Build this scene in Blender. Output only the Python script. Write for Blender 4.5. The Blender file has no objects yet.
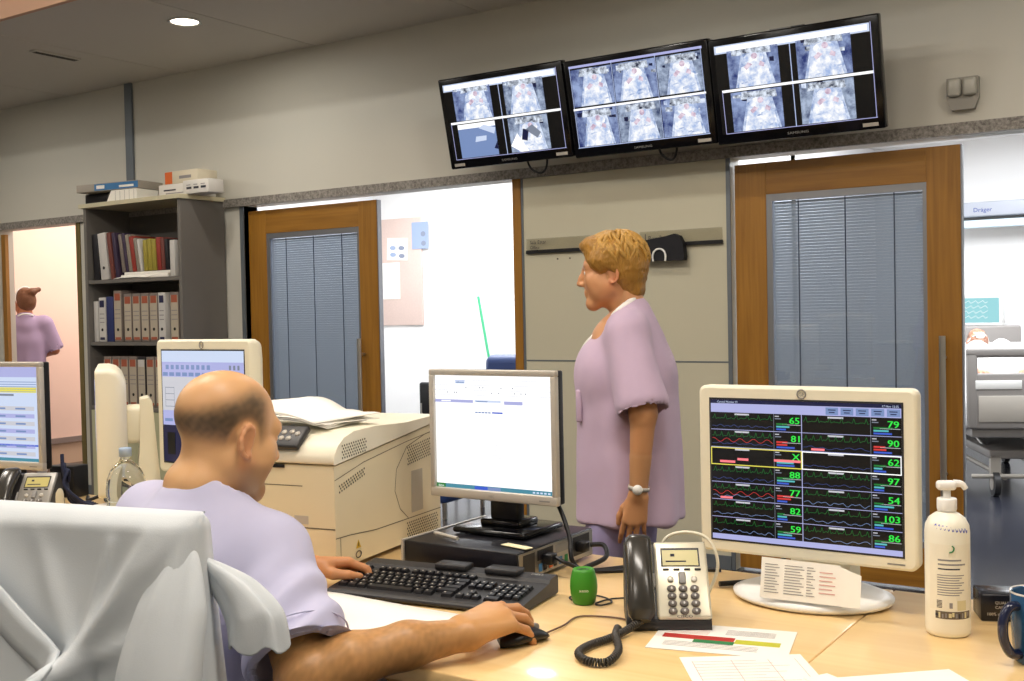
import bpy, bmesh, math, random
import numpy as np
from mathutils import Vector, Matrix, Euler, noise as mnoise
PI = math.pi
random.seed(7)
SC = bpy.context.scene
COL = SC.collection
R = math.radians

# ---------------------------------------------------------------- materials
def lin(h):
    h = h.lstrip('#')
    o = []
    for i in (0, 2, 4):
        c = int(h[i:i+2], 16) / 255
        o.append(c / 12.92 if c <= .04045 else ((c + .055) / 1.055) ** 2.4)
    return (o[0], o[1], o[2], 1)

def mat(name, hexc, rough=.5, metal=0, spec=.5, var=0.0, vscale=8, bump=0, bscale=60, coat=0, sheen=0, trans=0, ior=1.45, alpha=1, stretch=(1, 1, 1), sss=0):
    m = bpy.data.materials.new(name)
    m.use_nodes = True
    nt = m.node_tree
    b = nt.nodes['Principled BSDF']
    c = lin(hexc)
    b.inputs['Base Color'].default_value = c
    b.inputs['Roughness'].default_value = rough
    b.inputs['Metallic'].default_value = metal
    b.inputs['Specular IOR Level'].default_value = spec
    b.inputs['IOR'].default_value = ior
    b.inputs['Alpha'].default_value = alpha
    if coat: b.inputs['Coat Weight'].default_value = coat; b.inputs['Coat Roughness'].default_value = .08
    if sheen: b.inputs['Sheen Weight'].default_value = sheen
    if trans: b.inputs['Transmission Weight'].default_value = trans
    if sss:
        b.inputs['Subsurface Weight'].default_value = sss
        b.inputs['Subsurface Radius'].default_value = (.012, .005, .003)
        b.inputs['Subsurface Scale'].default_value = 1.0
    if var or bump:
        tc = nt.nodes.new('ShaderNodeTexCoord')
        mp = nt.nodes.new('ShaderNodeMapping')
        mp.inputs['Scale'].default_value = stretch
        nt.links.new(tc.outputs['Object'], mp.inputs['Vector'])
    if var:
        n = nt.nodes.new('ShaderNodeTexNoise')
        n.inputs['Scale'].default_value = vscale
        n.inputs['Detail'].default_value = 4
        nt.links.new(mp.outputs[0], n.inputs['Vector'])
        r = nt.nodes.new('ShaderNodeMix'); r.data_type = 'RGBA'
        r.inputs['A'].default_value = [min(1, x * (1 - var)) for x in c[:3]] + [1]
        r.inputs['B'].default_value = [min(1, x * (1 + var)) for x in c[:3]] + [1]
        nt.links.new(n.outputs['Fac'], r.inputs['Factor'])
        nt.links.new(r.outputs['Result'], b.inputs['Base Color'])
    if bump:
        n2 = nt.nodes.new('ShaderNodeTexNoise')
        n2.inputs['Scale'].default_value = bscale
        n2.inputs['Detail'].default_value = 3
        nt.links.new(mp.outputs[0], n2.inputs['Vector'])
        bp = nt.nodes.new('ShaderNodeBump')
        bp.inputs['Strength'].default_value = bump
        bp.inputs['Distance'].default_value = .01
        nt.links.new(n2.outputs['Fac'], bp.inputs['Height'])
        nt.links.new(bp.outputs[0], b.inputs['Normal'])
    return m

def emit(name, hexc, s=1.0):
    m = bpy.data.materials.new(name)
    m.use_nodes = True
    nt = m.node_tree
    b = nt.nodes['Principled BSDF']
    b.inputs['Base Color'].default_value = (.01, .01, .01, 1)
    b.inputs['Roughness'].default_value = .12; b.inputs['Specular IOR Level'].default_value = .35
    b.inputs['Emission Color'].default_value = lin(hexc)
    b.inputs['Emission Strength'].default_value = s
    return m

def tint_mat(name, rough=.5, sss=0, bump=0, bscale=200, attr='tint', spec=.4):
    """albedo from the mesh's own colour attribute (skin, lips, stubble)"""
    m = mat(name, 'ffffff', rough, spec=spec, bump=bump, bscale=bscale, sss=sss)
    nt = m.node_tree
    a = nt.nodes.new('ShaderNodeAttribute'); a.attribute_name = attr
    nt.links.new(a.outputs['Color'], nt.nodes['Principled BSDF'].inputs['Base Color'])
    return m

# ---------------------------------------------------------------- mesh builder
class MB:
    def __init__(s, X=None):
        s.v = []; s.f = []; s.m = []; s.s = []; s.X = X or Matrix.Identity(4)
    def at(s, loc=(0, 0, 0), rot=(0, 0, 0), scale=1):
        s.X = Matrix.LocRotScale(Vector(loc), Euler(rot), Vector((scale,) * 3) if not hasattr(scale, '__len__') else Vector(scale)); return s
    def add(s, vs, fs, mi=0, smooth=False):
        b = len(s.v)
        s.v += [tuple(s.X @ Vector(p)) for p in vs]
        s.f += [tuple(b + i for i in f) for f in fs]
        s.m += [mi] * len(fs); s.s += [smooth] * len(fs)
        return s
    def box(s, x0, x1, y0, y1, z0, z1, mi=0):
        v = [(x, y, z) for z in (z0, z1) for y in (y0, y1) for x in (x0, x1)]
        return s.add(v, [(0, 2, 3, 1), (4, 5, 7, 6), (0, 1, 5, 4), (2, 6, 7, 3), (0, 4, 6, 2), (1, 3, 7, 5)], mi)
    def rbox(s, x0, x1, y0, y1, z0, z1, r=.005, mi=0, seg=2, smooth=True):
        bm = bmesh.new()
        bmesh.ops.create_cube(bm, size=1)
        for v in bm.verts:
            v.co = ((x0 + x1) / 2 + v.co.x * (x1 - x0), (y0 + y1) / 2 + v.co.y * (y1 - y0), (z0 + z1) / 2 + v.co.z * (z1 - z0))
        r = min(r, .49 * min(abs(x1 - x0), abs(y1 - y0), abs(z1 - z0)))
        bmesh.ops.bevel(bm, geom=bm.edges[:], offset=r, segments=seg, profile=.5, affect='EDGES')
        s.bm(bm, mi, smooth); return s
    def bm(s, bm, mi=0, smooth=False):
        bm.verts.ensure_lookup_table(); bm.verts.index_update()
        s.add([v.co[:] for v in bm.verts], [[v.index for v in f.verts] for f in bm.faces], mi, smooth)
        bm.free()
    def prism(s, poly, axis, a, b, mi=0, smooth=False):
        """extrude a 2-D polygon; axis x: (y,z); y: (x,z); z: (x,y)"""
        def P(p, t):
            return (t, p[0], p[1]) if axis == 'x' else (p[0], t, p[1]) if axis == 'y' else (p[0], p[1], t)
        n = len(poly)
        s.add([P(p, a) for p in poly] + [P(p, b) for p in poly],
              [tuple(range(n))[::-1], tuple(range(n, 2 * n))], mi)
        s.add([P(p, a) for p in poly] + [P(p, b) for p in poly],
              [(i, (i + 1) % n, n + (i + 1) % n, n + i) for i in range(n)], mi, smooth)
        return s
    def loft(s, rings, mi=0, smooth=True, cap=True, closed=True):
        n = len(rings[0]); v = [p for r in rings for p in r]; f = []
        for k in range(len(rings) - 1):
            for i in range(n if closed else n - 1):
                j = (i + 1) % n
                f.append((k * n + i, k * n + j, (k + 1) * n + j, (k + 1) * n + i))
        s.add(v, f, mi, smooth)
        if cap:
            b = (len(rings) - 1) * n
            s.add(list(rings[0]) + list(rings[-1]), [tuple(range(n))[::-1], tuple(range(n, 2 * n))], mi)
        return s
    def lathe(s, prof, c=(0, 0, 0), n=32, mi=0, smooth=True, sx=1, sy=1, cap=True):
        return s.loft([[(c[0] + r * sx * math.cos(2 * PI * i / n), c[1] + r * sy * math.sin(2 * PI * i / n), c[2] + z) for i in range(n)] for r, z in prof], mi, smooth, cap)
    def tube(s, pts, r=.005, n=8, mi=0, cap=True, sub=0, closed=False):
        pts = [Vector(p) for p in pts]
        if sub: pts = spline(pts, sub)
        rr = r if hasattr(r, '__len__') else [r] * len(pts)
        if len(rr) != len(pts):
            rr = [rr[0] + (rr[-1] - rr[0]) * i / (len(pts) - 1) for i in range(len(pts))]
        rings = []; up = Vector((0, 0, 1)); last = None
        for i, p in enumerate(pts):
            t = (pts[min(i + 1, len(pts) - 1)] - pts[max(i - 1, 0)])
            t = t.normalized() if t.length > 1e-9 else Vector((0, 0, 1))
            if last is None:
                a = t.cross(up)
                if a.length < 1e-3: a = t.cross(Vector((1, 0, 0)))
                a.normalize()
            else:
                a = last - t * last.dot(t)
                a = a.normalized() if a.length > 1e-6 else t.orthogonal().normalized()
            last = a; b = t.cross(a)
            rings.append([tuple(p + (a * math.cos(2 * PI * k / n) + b * math.sin(2 * PI * k / n)) * rr[i]) for k in range(n)])
        return s.loft(rings, mi, True, cap)
    def cyl(s, p0, p1, r, n=20, mi=0, r1=None):
        return s.tube([p0, p1], [r, r if r1 is None else r1], n, mi)
    def ell(s, c, r, mi=0, nu=20, nv=12):
        r = r if hasattr(r, '__len__') else (r,) * 3
        rings = []
        for j in range(nv + 1):
            t = PI * (j + .02) / (nv + .04) - PI / 2
            rings.append([(c[0] + r[0] * math.cos(t) * math.cos(2 * PI * i / nu), c[1] + r[1] * math.cos(t) * math.sin(2 * PI * i / nu), c[2] + r[2] * math.sin(t)) for i in range(nu)])
        return s.loft(rings, mi)
    def grid(s, fn, nu, nv, mi=0, smooth=True):
        v = [fn(i / nu, j / nv) for j in range(nv + 1) for i in range(nu + 1)]
        f = [(j * (nu + 1) + i, j * (nu + 1) + i + 1, (j + 1) * (nu + 1) + i + 1, (j + 1) * (nu + 1) + i) for j in range(nv) for i in range(nu)]
        return s.add(v, f, mi, smooth)
    def quad(s, a, b, c, d, mi=0):
        return s.add([a, b, c, d], [(0, 1, 2, 3)], mi)
    def rect(s, x0, x1, z0, z1, y=0, mi=0):
        """upright rectangle facing -y"""
        return s.quad((x0, y, z0), (x1, y, z0), (x1, y, z1), (x0, y, z1), mi)
    def flat(s, x0, x1, y0, y1, z=0, mi=0):
        return s.quad((x0, y0, z), (x1, y0, z), (x1, y1, z), (x0, y1, z), mi)
    def text(s, t, x, z, size, y=0, mi=0, plane='xz', align='l', wide=1.0):
        v, f, w = glyphs(t)
        o = -w / 2 if align == 'c' else (-w if align == 'r' else 0)
        if plane == 'xz':
            return s.add([(x + (p[0] + o) * size * wide, y, z + p[1] * size) for p in v], f, mi)
        return s.add([(x + (p[0] + o) * size * wide, z + p[1] * size, y) for p in v], f, mi)
    def build(s, name, mats, parent=None, bevel=0, subd=0, solid=0, loc=None, rot=None):
        me = bpy.data.meshes.new(name)
        me.from_pydata(s.v, [], s.f)
        me.polygons.foreach_set('material_index', s.m)
        me.polygons.foreach_set('use_smooth', s.s)
        for m in (mats if isinstance(mats, (list, tuple)) else [mats]): me.materials.append(m)
        me.update()
        o = bpy.data.objects.new(name, me)
        COL.objects.link(o)
        if parent: o.parent = parent
        if loc: o.location = loc
        if rot: o.rotation_euler = rot
        if solid:
            k = o.modifiers.new('solid', 'SOLIDIFY'); k.thickness = solid; k.offset = 0
        if bevel:
            k = o.modifiers.new('bevel', 'BEVEL'); k.width = bevel; k.segments = 2; k.limit_method = 'ANGLE'; k.angle_limit = R(40)
        if subd:
            k = o.modifiers.new('sub', 'SUBSURF'); k.levels = subd; k.render_levels = subd
        return o

def spline(pts, sub):
    out = []
    n = len(pts)
    for i in range(n - 1):
        p0, p1, p2, p3 = pts[max(i - 1, 0)], pts[i], pts[i + 1], pts[min(i + 2, n - 1)]
        for k in range(sub):
            t = k / sub
            out.append(.5 * ((2 * p1) + (p2 - p0) * t + (2 * p0 - 5 * p1 + 4 * p2 - p3) * t * t + (3 * p1 - p0 - 3 * p2 + p3) * t ** 3))
    out.append(pts[-1])
    return out

# ---------------------------------------------------------------- lettering (built in font, turned into mesh)
_G = {}
def glyphs(t):
    if t not in _G:
        cu = bpy.data.curves.new('lettering', 'FONT')
        cu.body = t; cu.size = 1; cu.resolution_u = 2
        ob = bpy.data.objects.new('lettering', cu)
        me = ob.to_mesh()
        if me is None or len(me.vertices) == 0:
            COL.objects.link(ob)
            dg = bpy.context.evaluated_depsgraph_get()
            me = ob.evaluated_get(dg).to_mesh()
        v = [tuple(p.co[:2]) for p in me.vertices]; f = [tuple(p.vertices) for p in me.polygons]
        bpy.data.objects.remove(ob); bpy.data.curves.remove(cu)
        _G[t] = (v, f, max([p[0] for p in v] or [0]))
    return _G[t]

# ---------------------------------------------------------------- object bookkeeping
def tag(o, label=None, cat=None, group=None, kind=None):
    if label: o['label'] = label
    if cat: o['category'] = cat
    if group: o['group'] = group
    if kind: o['kind'] = kind
    return o
def thing(name, label, cat, loc=(0, 0, 0), rz=0, group=None, rot=None):
    o = bpy.data.objects.new(name, None); COL.objects.link(o)
    o.empty_display_size = .05
    o.location = loc; o.rotation_euler = rot or (0, 0, rz)
    return tag(o, label, cat, group)
def struct(o):
    o['kind'] = 'structure'; return o
def copy_tree(o, parent=None):
    c = o.copy(); COL.objects.link(c)
    if parent: c.parent = parent
    for ch in [x for x in bpy.data.objects if x.parent == o]: copy_tree(ch, c)
    return c

# ---------------------------------------------------------------- implicit surfaces for bodies and cloth
class Field:
    def __init__(s, lo, hi, h):
        s.lo = np.array(lo, float); s.h = h
        s.n = np.ceil((np.array(hi) - s.lo) / h).astype(int) + 1
        s.ax = [s.lo[i] + h * np.arange(s.n[i]) for i in range(3)]
        s.f = np.full(s.n, .5, np.float32)
    def _sl(s, lo, hi, pad):
        return tuple(slice(max(0, int((lo[i] - pad - s.lo[i]) / s.h)), max(0, min(s.n[i], int((hi[i] + pad - s.lo[i]) / s.h) + 2))) for i in range(3))
    def _P(s, sl):
        return np.meshgrid(*[s.ax[i][sl[i]] for i in range(3)], indexing='ij')
    def _op(s, sl, d, k, sub=False):
        a = s.f[sl]
        d = d.astype(np.float32)
        if sub:
            d = -d
            h = np.clip(.5 + .5 * (a - d) / k, 0, 1)    # smooth max
            s.f[sl] = d * (1 - h) + a * h + k * h * (1 - h)
        else:
            h = np.clip(.5 + .5 * (d - a) / k, 0, 1)
            s.f[sl] = d * (1 - h) + a * h - k * h * (1 - h)
    def cone(s, a, b, r0, r1=None, k=.02, sub=False):
        a = np.array(a, float); b = np.array(b, float); r1 = r0 if r1 is None else r1
        pad = max(r0, r1) + k + .06
        sl = s._sl(np.minimum(a, b), np.maximum(a, b), pad)
        X, Y, Z = s._P(sl)
        if X.size == 0: return s
        ba = b - a; L = max(ba @ ba, 1e-9)
        t = np.clip(((X - a[0]) * ba[0] + (Y - a[1]) * ba[1] + (Z - a[2]) * ba[2]) / L, 0, 1)
        d = np.sqrt((X - a[0] - t * ba[0]) ** 2 + (Y - a[1] - t * ba[1]) ** 2 + (Z - a[2] - t * ba[2]) ** 2) - (r0 + (r1 - r0) * t)
        s._op(sl, d, k, sub); return s
    def chain(s, pts, k=.02, sub=False):
        for p, q in zip(pts, pts[1:]): s.cone(p[:3], q[:3], p[3], q[3], k, sub)
        return s
    def ell(s, c, r, M=None, k=.02, sub=False):
        c = np.array(c, float); r = np.array(r, float)
        pad = k + .06; m = r.max()
        sl = s._sl(c - m, c + m, pad)
        X, Y, Z = s._P(sl)
        if X.size == 0: return s
        q = np.stack([X - c[0], Y - c[1], Z - c[2]], -1)
        if M is not None: q = q @ np.array(M)          # columns of M = ellipsoid axes
        k0 = np.sqrt(((q / r) ** 2).sum(-1)); k1 = np.sqrt(((q / r ** 2) ** 2).sum(-1)) + 1e-9
        s._op(sl, k0 * (k0 - 1) / k1, k, sub); return s
    def half(s, p, nrm, k=.004):
        """cut away everything on the side nrm points to"""
        X, Y, Z = s._P((slice(None),) * 3); n = np.array(nrm, float); n /= np.linalg.norm(n)
        d = -((X - p[0]) * n[0] + (Y - p[1]) * n[1] + (Z - p[2]) * n[2])
        s._op((slice(None),) * 3, d, k, True); return s
    def keep(s, g, off=0.0):
        """keep only what lies inside another field grown by off"""
        s.f = np.maximum(s.f, g.f - off); return s
    def mesh(s, smooth=2, iso=0.0):
        f = s.f - iso
        # close at the border
        f = f.copy()
        for i in range(3):
            for e in (0, -1):
                ix = [slice(None)] * 3; ix[i] = e
                f[tuple(ix)] = np.maximum(f[tuple(ix)], s.h * .5)
        ins = f < 0
        nx, ny, nz = f.shape
        acc = np.zeros((nx - 1, ny - 1, nz - 1, 3), np.float32); cnt = np.zeros((nx - 1, ny - 1, nz - 1), np.float32)
        corners = [(i, j, k) for i in (0, 1) for j in (0, 1) for k in (0, 1)]
        for a in corners:
            for ax in range(3):
                if a[ax]: continue
                b = list(a); b[ax] = 1
                sa = tuple(slice(a[i], f.shape[i] - 1 + a[i]) for i in range(3))
                sb = tuple(slice(b[i], f.shape[i] - 1 + b[i]) for i in range(3))
                fa, fb = f[sa], f[sb]
                cr = (fa < 0) != (fb < 0)
                t = np.where(cr, fa / np.where(cr, fa - fb, 1), 0)
                for i in range(3):
                    acc[..., i] += np.where(cr, a[i] + (t if i == ax else 0), 0)
                cnt += cr
        act = cnt > 0
        idx = -np.ones(act.shape, np.int64); idx[act] = np.arange(act.sum())
        base = np.argwhere(act)
        V = (base + acc[act] / cnt[act][:, None]) * s.h + s.lo
        F = []
        for ax in range(3):
            sa = [slice(1, f.shape[i] - 1) for i in range(3)]; sa[ax] = slice(0, f.shape[ax] - 1)
            sb = list(sa); sb[ax] = slice(1, f.shape[ax])
            A, B = ins[tuple(sa)], ins[tuple(sb)]
            for flip in (0, 1):
                e = np.argwhere((A & ~B) if flip == 0 else (~A & B))
                if not len(e): continue
                e = e + np.array([0 if i == ax else 1 for i in range(3)])
                u, v = [(1, 2), (2, 0), (0, 1)][ax]
                du = np.zeros(3, int); du[u] = 1; dv = np.zeros(3, int); dv[v] = 1
                q = [e - du - dv, e - dv, e, e - du]
                q = [idx[p[:, 0], p[:, 1], p[:, 2]] for p in q]
                F.append(np.stack(q if flip == 0 else q[::-1], 1))
        F = np.concatenate(F)
        for _ in range(smooth): V = relax(V, F, .5)
        return V, F
def relax(V, F, w):
    S = np.zeros_like(V); C = np.zeros(len(V))
    for i in range(4):
        a, b = F[:, i], F[:, (i + 1) % 4]
        for d in range(3):
            S[:, d] += np.bincount(a, V[b, d], len(V)) + np.bincount(b, V[a, d], len(V))
        C += np.bincount(a, minlength=len(V)) + np.bincount(b, minlength=len(V))
    return V * (1 - w) + w * S / C[:, None]
def normals(V, F):
    n = np.cross(V[F[:, 2]] - V[F[:, 0]], V[F[:, 3]] - V[F[:, 1]])
    N = np.zeros_like(V)
    for i in range(4):
        for d in range(3): N[:, d] += np.bincount(F[:, i], n[:, d], len(V))
    return N / (np.linalg.norm(N, axis=1)[:, None] + 1e-12)
def wavy(V, seed, freq, n=6):
    rs = np.random.RandomState(seed); o = np.zeros(len(V))
    for _ in range(n):
        d = rs.normal(size=3); d *= freq * rs.uniform(.5, 1.6) / np.linalg.norm(d)
        o += np.sin(V @ d + rs.uniform(0, 6.28) + 1.2 * np.sin(V @ np.roll(d, 1) * .7))
    return o / n
def np_obj(name, V, F, m, parent=None, tint=None, smooth=True):
    me = bpy.data.meshes.new(name)
    me.from_pydata([tuple(p) for p in V], [], [tuple(int(i) for i in f) for f in F])
    for x in (m if isinstance(m, (list, tuple)) else [m]): me.materials.append(x)
    me.polygons.foreach_set('use_smooth', [smooth] * len(me.polygons))
    if tint is not None:
        at = me.color_attributes.new('tint', 'FLOAT_COLOR', 'POINT')
        at.data.foreach_set('color', np.concatenate([tint, np.ones((len(V), 1))], 1).astype(np.float32).ravel())
    me.update()
    o = bpy.data.objects.new(name, me); COL.objects.link(o)
    if parent: o.parent = parent
    return o
def join_np(parts):
    Vs, Fs, Ts, b = [], [], [], 0
    for V, F, T in parts:
        Vs.append(V); Fs.append(F + b); Ts.append(T); b += len(V)
    return np.concatenate(Vs), np.concatenate(Fs), np.concatenate(Ts)
# ================================================================ materials
M = {}
M['wall'] = mat('wall_paint', 'cecbc0', .55, var=.03, vscale=2, bump=.03, bscale=180)
M['panel'] = mat('wall_panel_laminate', 'c9c4ae', .35, var=.02, vscale=3)
M['ceil'] = mat('ceiling_metal_tile', 'dcd6cc', .55, var=.02, vscale=1.5)
M['coffer'] = mat('coffer_paint', 'd8d0c4', .8)
M['riser'] = mat('riser_paint', 'dcb49a', .8)
M['joint'] = mat('joint_dark', '5a554f', .7)
M['floor'] = mat('vinyl_floor', '2b2d36', .18, var=.15, vscale=14, spec=.5)
M['white_wall'] = mat('white_room_paint', 'f0efee', .7)
M['peach'] = mat('corridor_paint', 'f0d3c2', .7, var=.02)
M['peach_low'] = mat('corridor_wainscot', 'cdb297', .6)
M['band'] = mat('bumper_band', '8c7f78', .5)
M['alu'] = mat('aluminium_profile', '8e8f93', .38, metal=.7)
M['alu_blue'] = mat('painted_profile', '6f767d', .45, metal=.3)
M['steel'] = mat('brushed_steel', 'b9b6b0', .3, metal=.95, bump=.05, bscale=300, stretch=(1, 1, .03))
M['black'] = mat('black_plastic', '121216', .38)
M['blackgloss'] = mat('black_gloss_plastic', '0b0b0e', .14)
M['darkgrey'] = mat('dark_grey_plastic', '2c2b2c', .45, bump=.04, bscale=500)
M['grey'] = mat('grey_plastic', '8b8986', .45)
M['silver'] = mat('silver_plastic', 'c0bab0', .36, metal=.25)
M['cream'] = mat('cream_plastic', 'ece6d0', .42)
M['cream2'] = mat('aged_cream_plastic', 'e2d6b4', .45, var=.02)
M['white'] = mat('white_plastic', 'efeeea', .35)
M['paper'] = mat('white_paper', 'f3f0e8', .8, var=.015, vscale=20)
M['ink'] = mat('grey_ink', '8f8b8c', .8)
M['inkdark'] = mat('dark_ink', '3b3a44', .8)
M['inkpink'] = mat('pink_ink', 'd8a6a0', .8)
M['red'] = mat('red_print', 'b6342e', .7); M['green'] = mat('green_print', '2f7d4a', .7); M['yellow'] = mat('yellow_print', 'c3c23a', .7)
M['orange'] = mat('orange_print', 'd5662b', .7); M['bluep'] = mat('blue_print', '3f78ad', .7)

def wood_mat(name, a, b, rough=.35, axis='z', scale=1.0, coat=.15):
    m = mat(name, a, rough, coat=coat)
    nt = m.node_tree; bs = nt.nodes['Principled BSDF']
    tc = nt.nodes.new('ShaderNodeTexCoord'); mp = nt.nodes.new('ShaderNodeMapping')
    k = 26 * scale
    mp.inputs['Scale'].default_value = {'z': (k, k, 1.2 * scale), 'x': (1.2 * scale, k, k), 'y': (k, 1.2 * scale, k)}[axis]
    n = nt.nodes.new('ShaderNodeTexNoise'); n.inputs['Scale'].default_value = 1.6; n.inputs['Detail'].default_value = 5; n.inputs['Distortion'].default_value = .6
    r = nt.nodes.new('ShaderNodeValToRGB')
    r.color_ramp.elements[0].position = .3; r.color_ramp.elements[0].color = lin(a)
    r.color_ramp.elements[1].position = .72; r.color_ramp.elements[1].color = lin(b)
    nt.links.new(tc.outputs['Object'], mp.inputs[0]); nt.links.new(mp.outputs[0], n.inputs['Vector'])
    nt.links.new(n.outputs['Fac'], r.inputs[0]); nt.links.new(r.outputs[0], bs.inputs['Base Color'])
    return m
M['doorwood'] = wood_mat('door_wood_upright', '8d601f', 'a8762b', .4)
M['doorwood_h'] = wood_mat('door_wood_rail', '8d601f', 'a8762b', .4, 'x')
M['desk'] = wood_mat('beech_laminate', 'e9c487', 'f1d199', .3, 'x', .7, coat=.25)
M['deskedge'] = wood_mat('beech_edge', 'cfa066', 'd9b077', .4, 'x', .7)

def granite():
    m = mat('speckled_band', '8d8780', .5)
    nt = m.node_tree; bs = nt.nodes['Principled BSDF']
    tc = nt.nodes.new('ShaderNodeTexCoord'); n = nt.nodes.new('ShaderNodeTexNoise')
    n.inputs['Scale'].default_value = 55; n.inputs['Detail'].default_value = 6; n.inputs['Roughness'].default_value = .8
    r = nt.nodes.new('ShaderNodeValToRGB')
    r.color_ramp.elements[0].position = .36; r.color_ramp.elements[0].color = lin('5d5853')
    r.color_ramp.elements[1].position = .64; r.color_ramp.elements[1].color = lin('aaa49c')
    nt.links.new(tc.outputs['Object'], n.inputs['Vector']); nt.links.new(n.outputs['Fac'], r.inputs[0]); nt.links.new(r.outputs[0], bs.inputs['Base Color'])
    return m
M['granite'] = granite()
def pane_mat(name, tintc='ffffff', ior=1.6, rough=.02):
    m = bpy.data.materials.new(name); m.use_nodes = True
    nt = m.node_tree; nt.nodes.clear()
    o = nt.nodes.new('ShaderNodeOutputMaterial'); mx = nt.nodes.new('ShaderNodeMixShader')
    t = nt.nodes.new('ShaderNodeBsdfTransparent'); t.inputs[0].default_value = lin(tintc)
    g = nt.nodes.new('ShaderNodeBsdfGlossy'); g.inputs['Roughness'].default_value = rough
    ge = nt.nodes.new('ShaderNodeNewGeometry'); dt = nt.nodes.new('ShaderNodeVectorMath'); dt.operation = 'DOT_PRODUCT'
    nt.links.new(ge.outputs['Normal'], dt.inputs[0]); nt.links.new(ge.outputs['Incoming'], dt.inputs[1])
    def mth(op, a, b=None):
        n = nt.nodes.new('ShaderNodeMath'); n.operation = op
        for i, q in enumerate((a, b)):
            if q is None: continue
            if hasattr(q, 'node'): nt.links.new(q, n.inputs[i])
            else: n.inputs[i].default_value = q
        return n.outputs[0]
    f0 = ((ior - 1) / (ior + 1)) ** 2
    c5 = mth('POWER', mth('SUBTRACT', 1.0, mth('ABSOLUTE', dt.outputs['Value'])), 5.0)
    fr = mth('ADD', mth('MULTIPLY', c5, 1 - f0), f0)
    nt.links.new(fr, mx.inputs[0]); nt.links.new(t.outputs[0], mx.inputs[1]); nt.links.new(g.outputs[0], mx.inputs[2]); nt.links.new(mx.outputs[0], o.inputs[0])
    return m
M['pane'] = pane_mat('door_glass', 'e6ecf4', 1.7)
M['slat'] = mat('blind_slat', 'bcbdbd', .5, metal=.0)
M['clearplastic'] = pane_mat('clear_plastic', 'c6d3de', 2.2, .08)
M['plate'] = pane_mat('name_plate_clear', 'f2f1ee', 1.2, .1)
M['bottle_pet'] = mat('bottle_plastic', 'e8f0f6', .04, trans=1, ior=1.30)
M['lampglow'] = emit('lamp_glow', 'fff3dc', 14)

# ================================================================ room shell
WY = 5.33
ZC = 3.1
XL, XR, YB = -11.0, 3.2, -2.6
struct(MB().box(XL, XR, YB, 11.2, -.1, 0).build('floor', M['floor']))
w = MB()
for a, b in ((XL, -8.59), (-7.51, -5.70), (.35, XR)): w.box(a, b, WY, WY + .12, 0, 2.11)
w.box(XL, XR, WY, WY + .12, 2.11, ZC + .05)
w.box(-3.435, -2.17, WY, WY + .12, 0, 2.11, 1)
struct(w.build('wall_front', [M['wall'], M['panel']]))
struct(MB().box(XL, XR, YB - .1, YB, 0, 4).build('wall_back', M['wall']))
struct(MB().box(XL - .1, XL, YB, 11.2, 0, 4).build('wall_left', M['wall']))
struct(MB().box(XR, XR + .1, YB, 11.2, 0, 4).build('wall_right', M['wall']))
# lower ceiling of metal tiles along the wall, higher plaster ceiling over the desks
RY = 3.755
c = MB()
xs = [XL, -10.24, -8.93, -7.62, -6.30, -5.0, -3.69, -2.38, -1.07, .24, 1.55, 2.86, XR]
for a, b in zip(xs, xs[1:]): c.box(a + .004, b - .004, RY + .03, WY, ZC, ZC + .03)
c.box(XL, XR, RY + .03, WY, ZC + .03, ZC + .06, 1)
struct(c.build('ceiling', [M['ceil'], M['joint']]))
struct(MB().box(XL, XR, YB, RY, 3.9, 4.0).build('ceiling_upper', M['coffer']))
struct(MB().box(XL, XR, RY, RY + .03, ZC, 3.95).build('trim_1', M['riser']))
# header band, vertical profiles, joints, jambs
struct(MB().box(XL, XR, WY - .025, WY, 2.11, 2.165).build('trim_2', M['granite']))
struct(MB().box(-6.915, -6.835, WY - .02, WY, 2.165, ZC).build('trim_3', M['alu_blue'], bevel=.004))
t = MB()
t.box(-3.437, -3.423, WY - .004, WY + .002, 0, 2.11).box(-2.19, -2.168, WY - .006, WY + .002, 0, 2.11).box(-3.42, -2.19, WY - .0015, WY + .002, 1.066, 1.074)
struct(t.build('trim_4', M['alu_blue']))
struct(MB().box(-3.492, -3.437, WY - .008, WY + .128, 0, 2.11).build('trim_5', M['doorwood']))
struct(MB().box(-5.735, -5.70, WY - .008, WY + .128, 0, 2.11).build('trim_6', M['alu_blue']))
struct(MB().box(-7.56, -7.51, WY - .008, WY + .128, 0, 2.11).build('trim_7', wood_mat('olive_jamb', '6d5f35', '7d6d3f')))
b = MB()
for a, e in ((-7.51, -5.735), (-3.42, -2.19)): b.box(a, e, WY - .012, WY, 0, .07)
struct(b.build('baseboard_front', M['alu_blue']))

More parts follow.
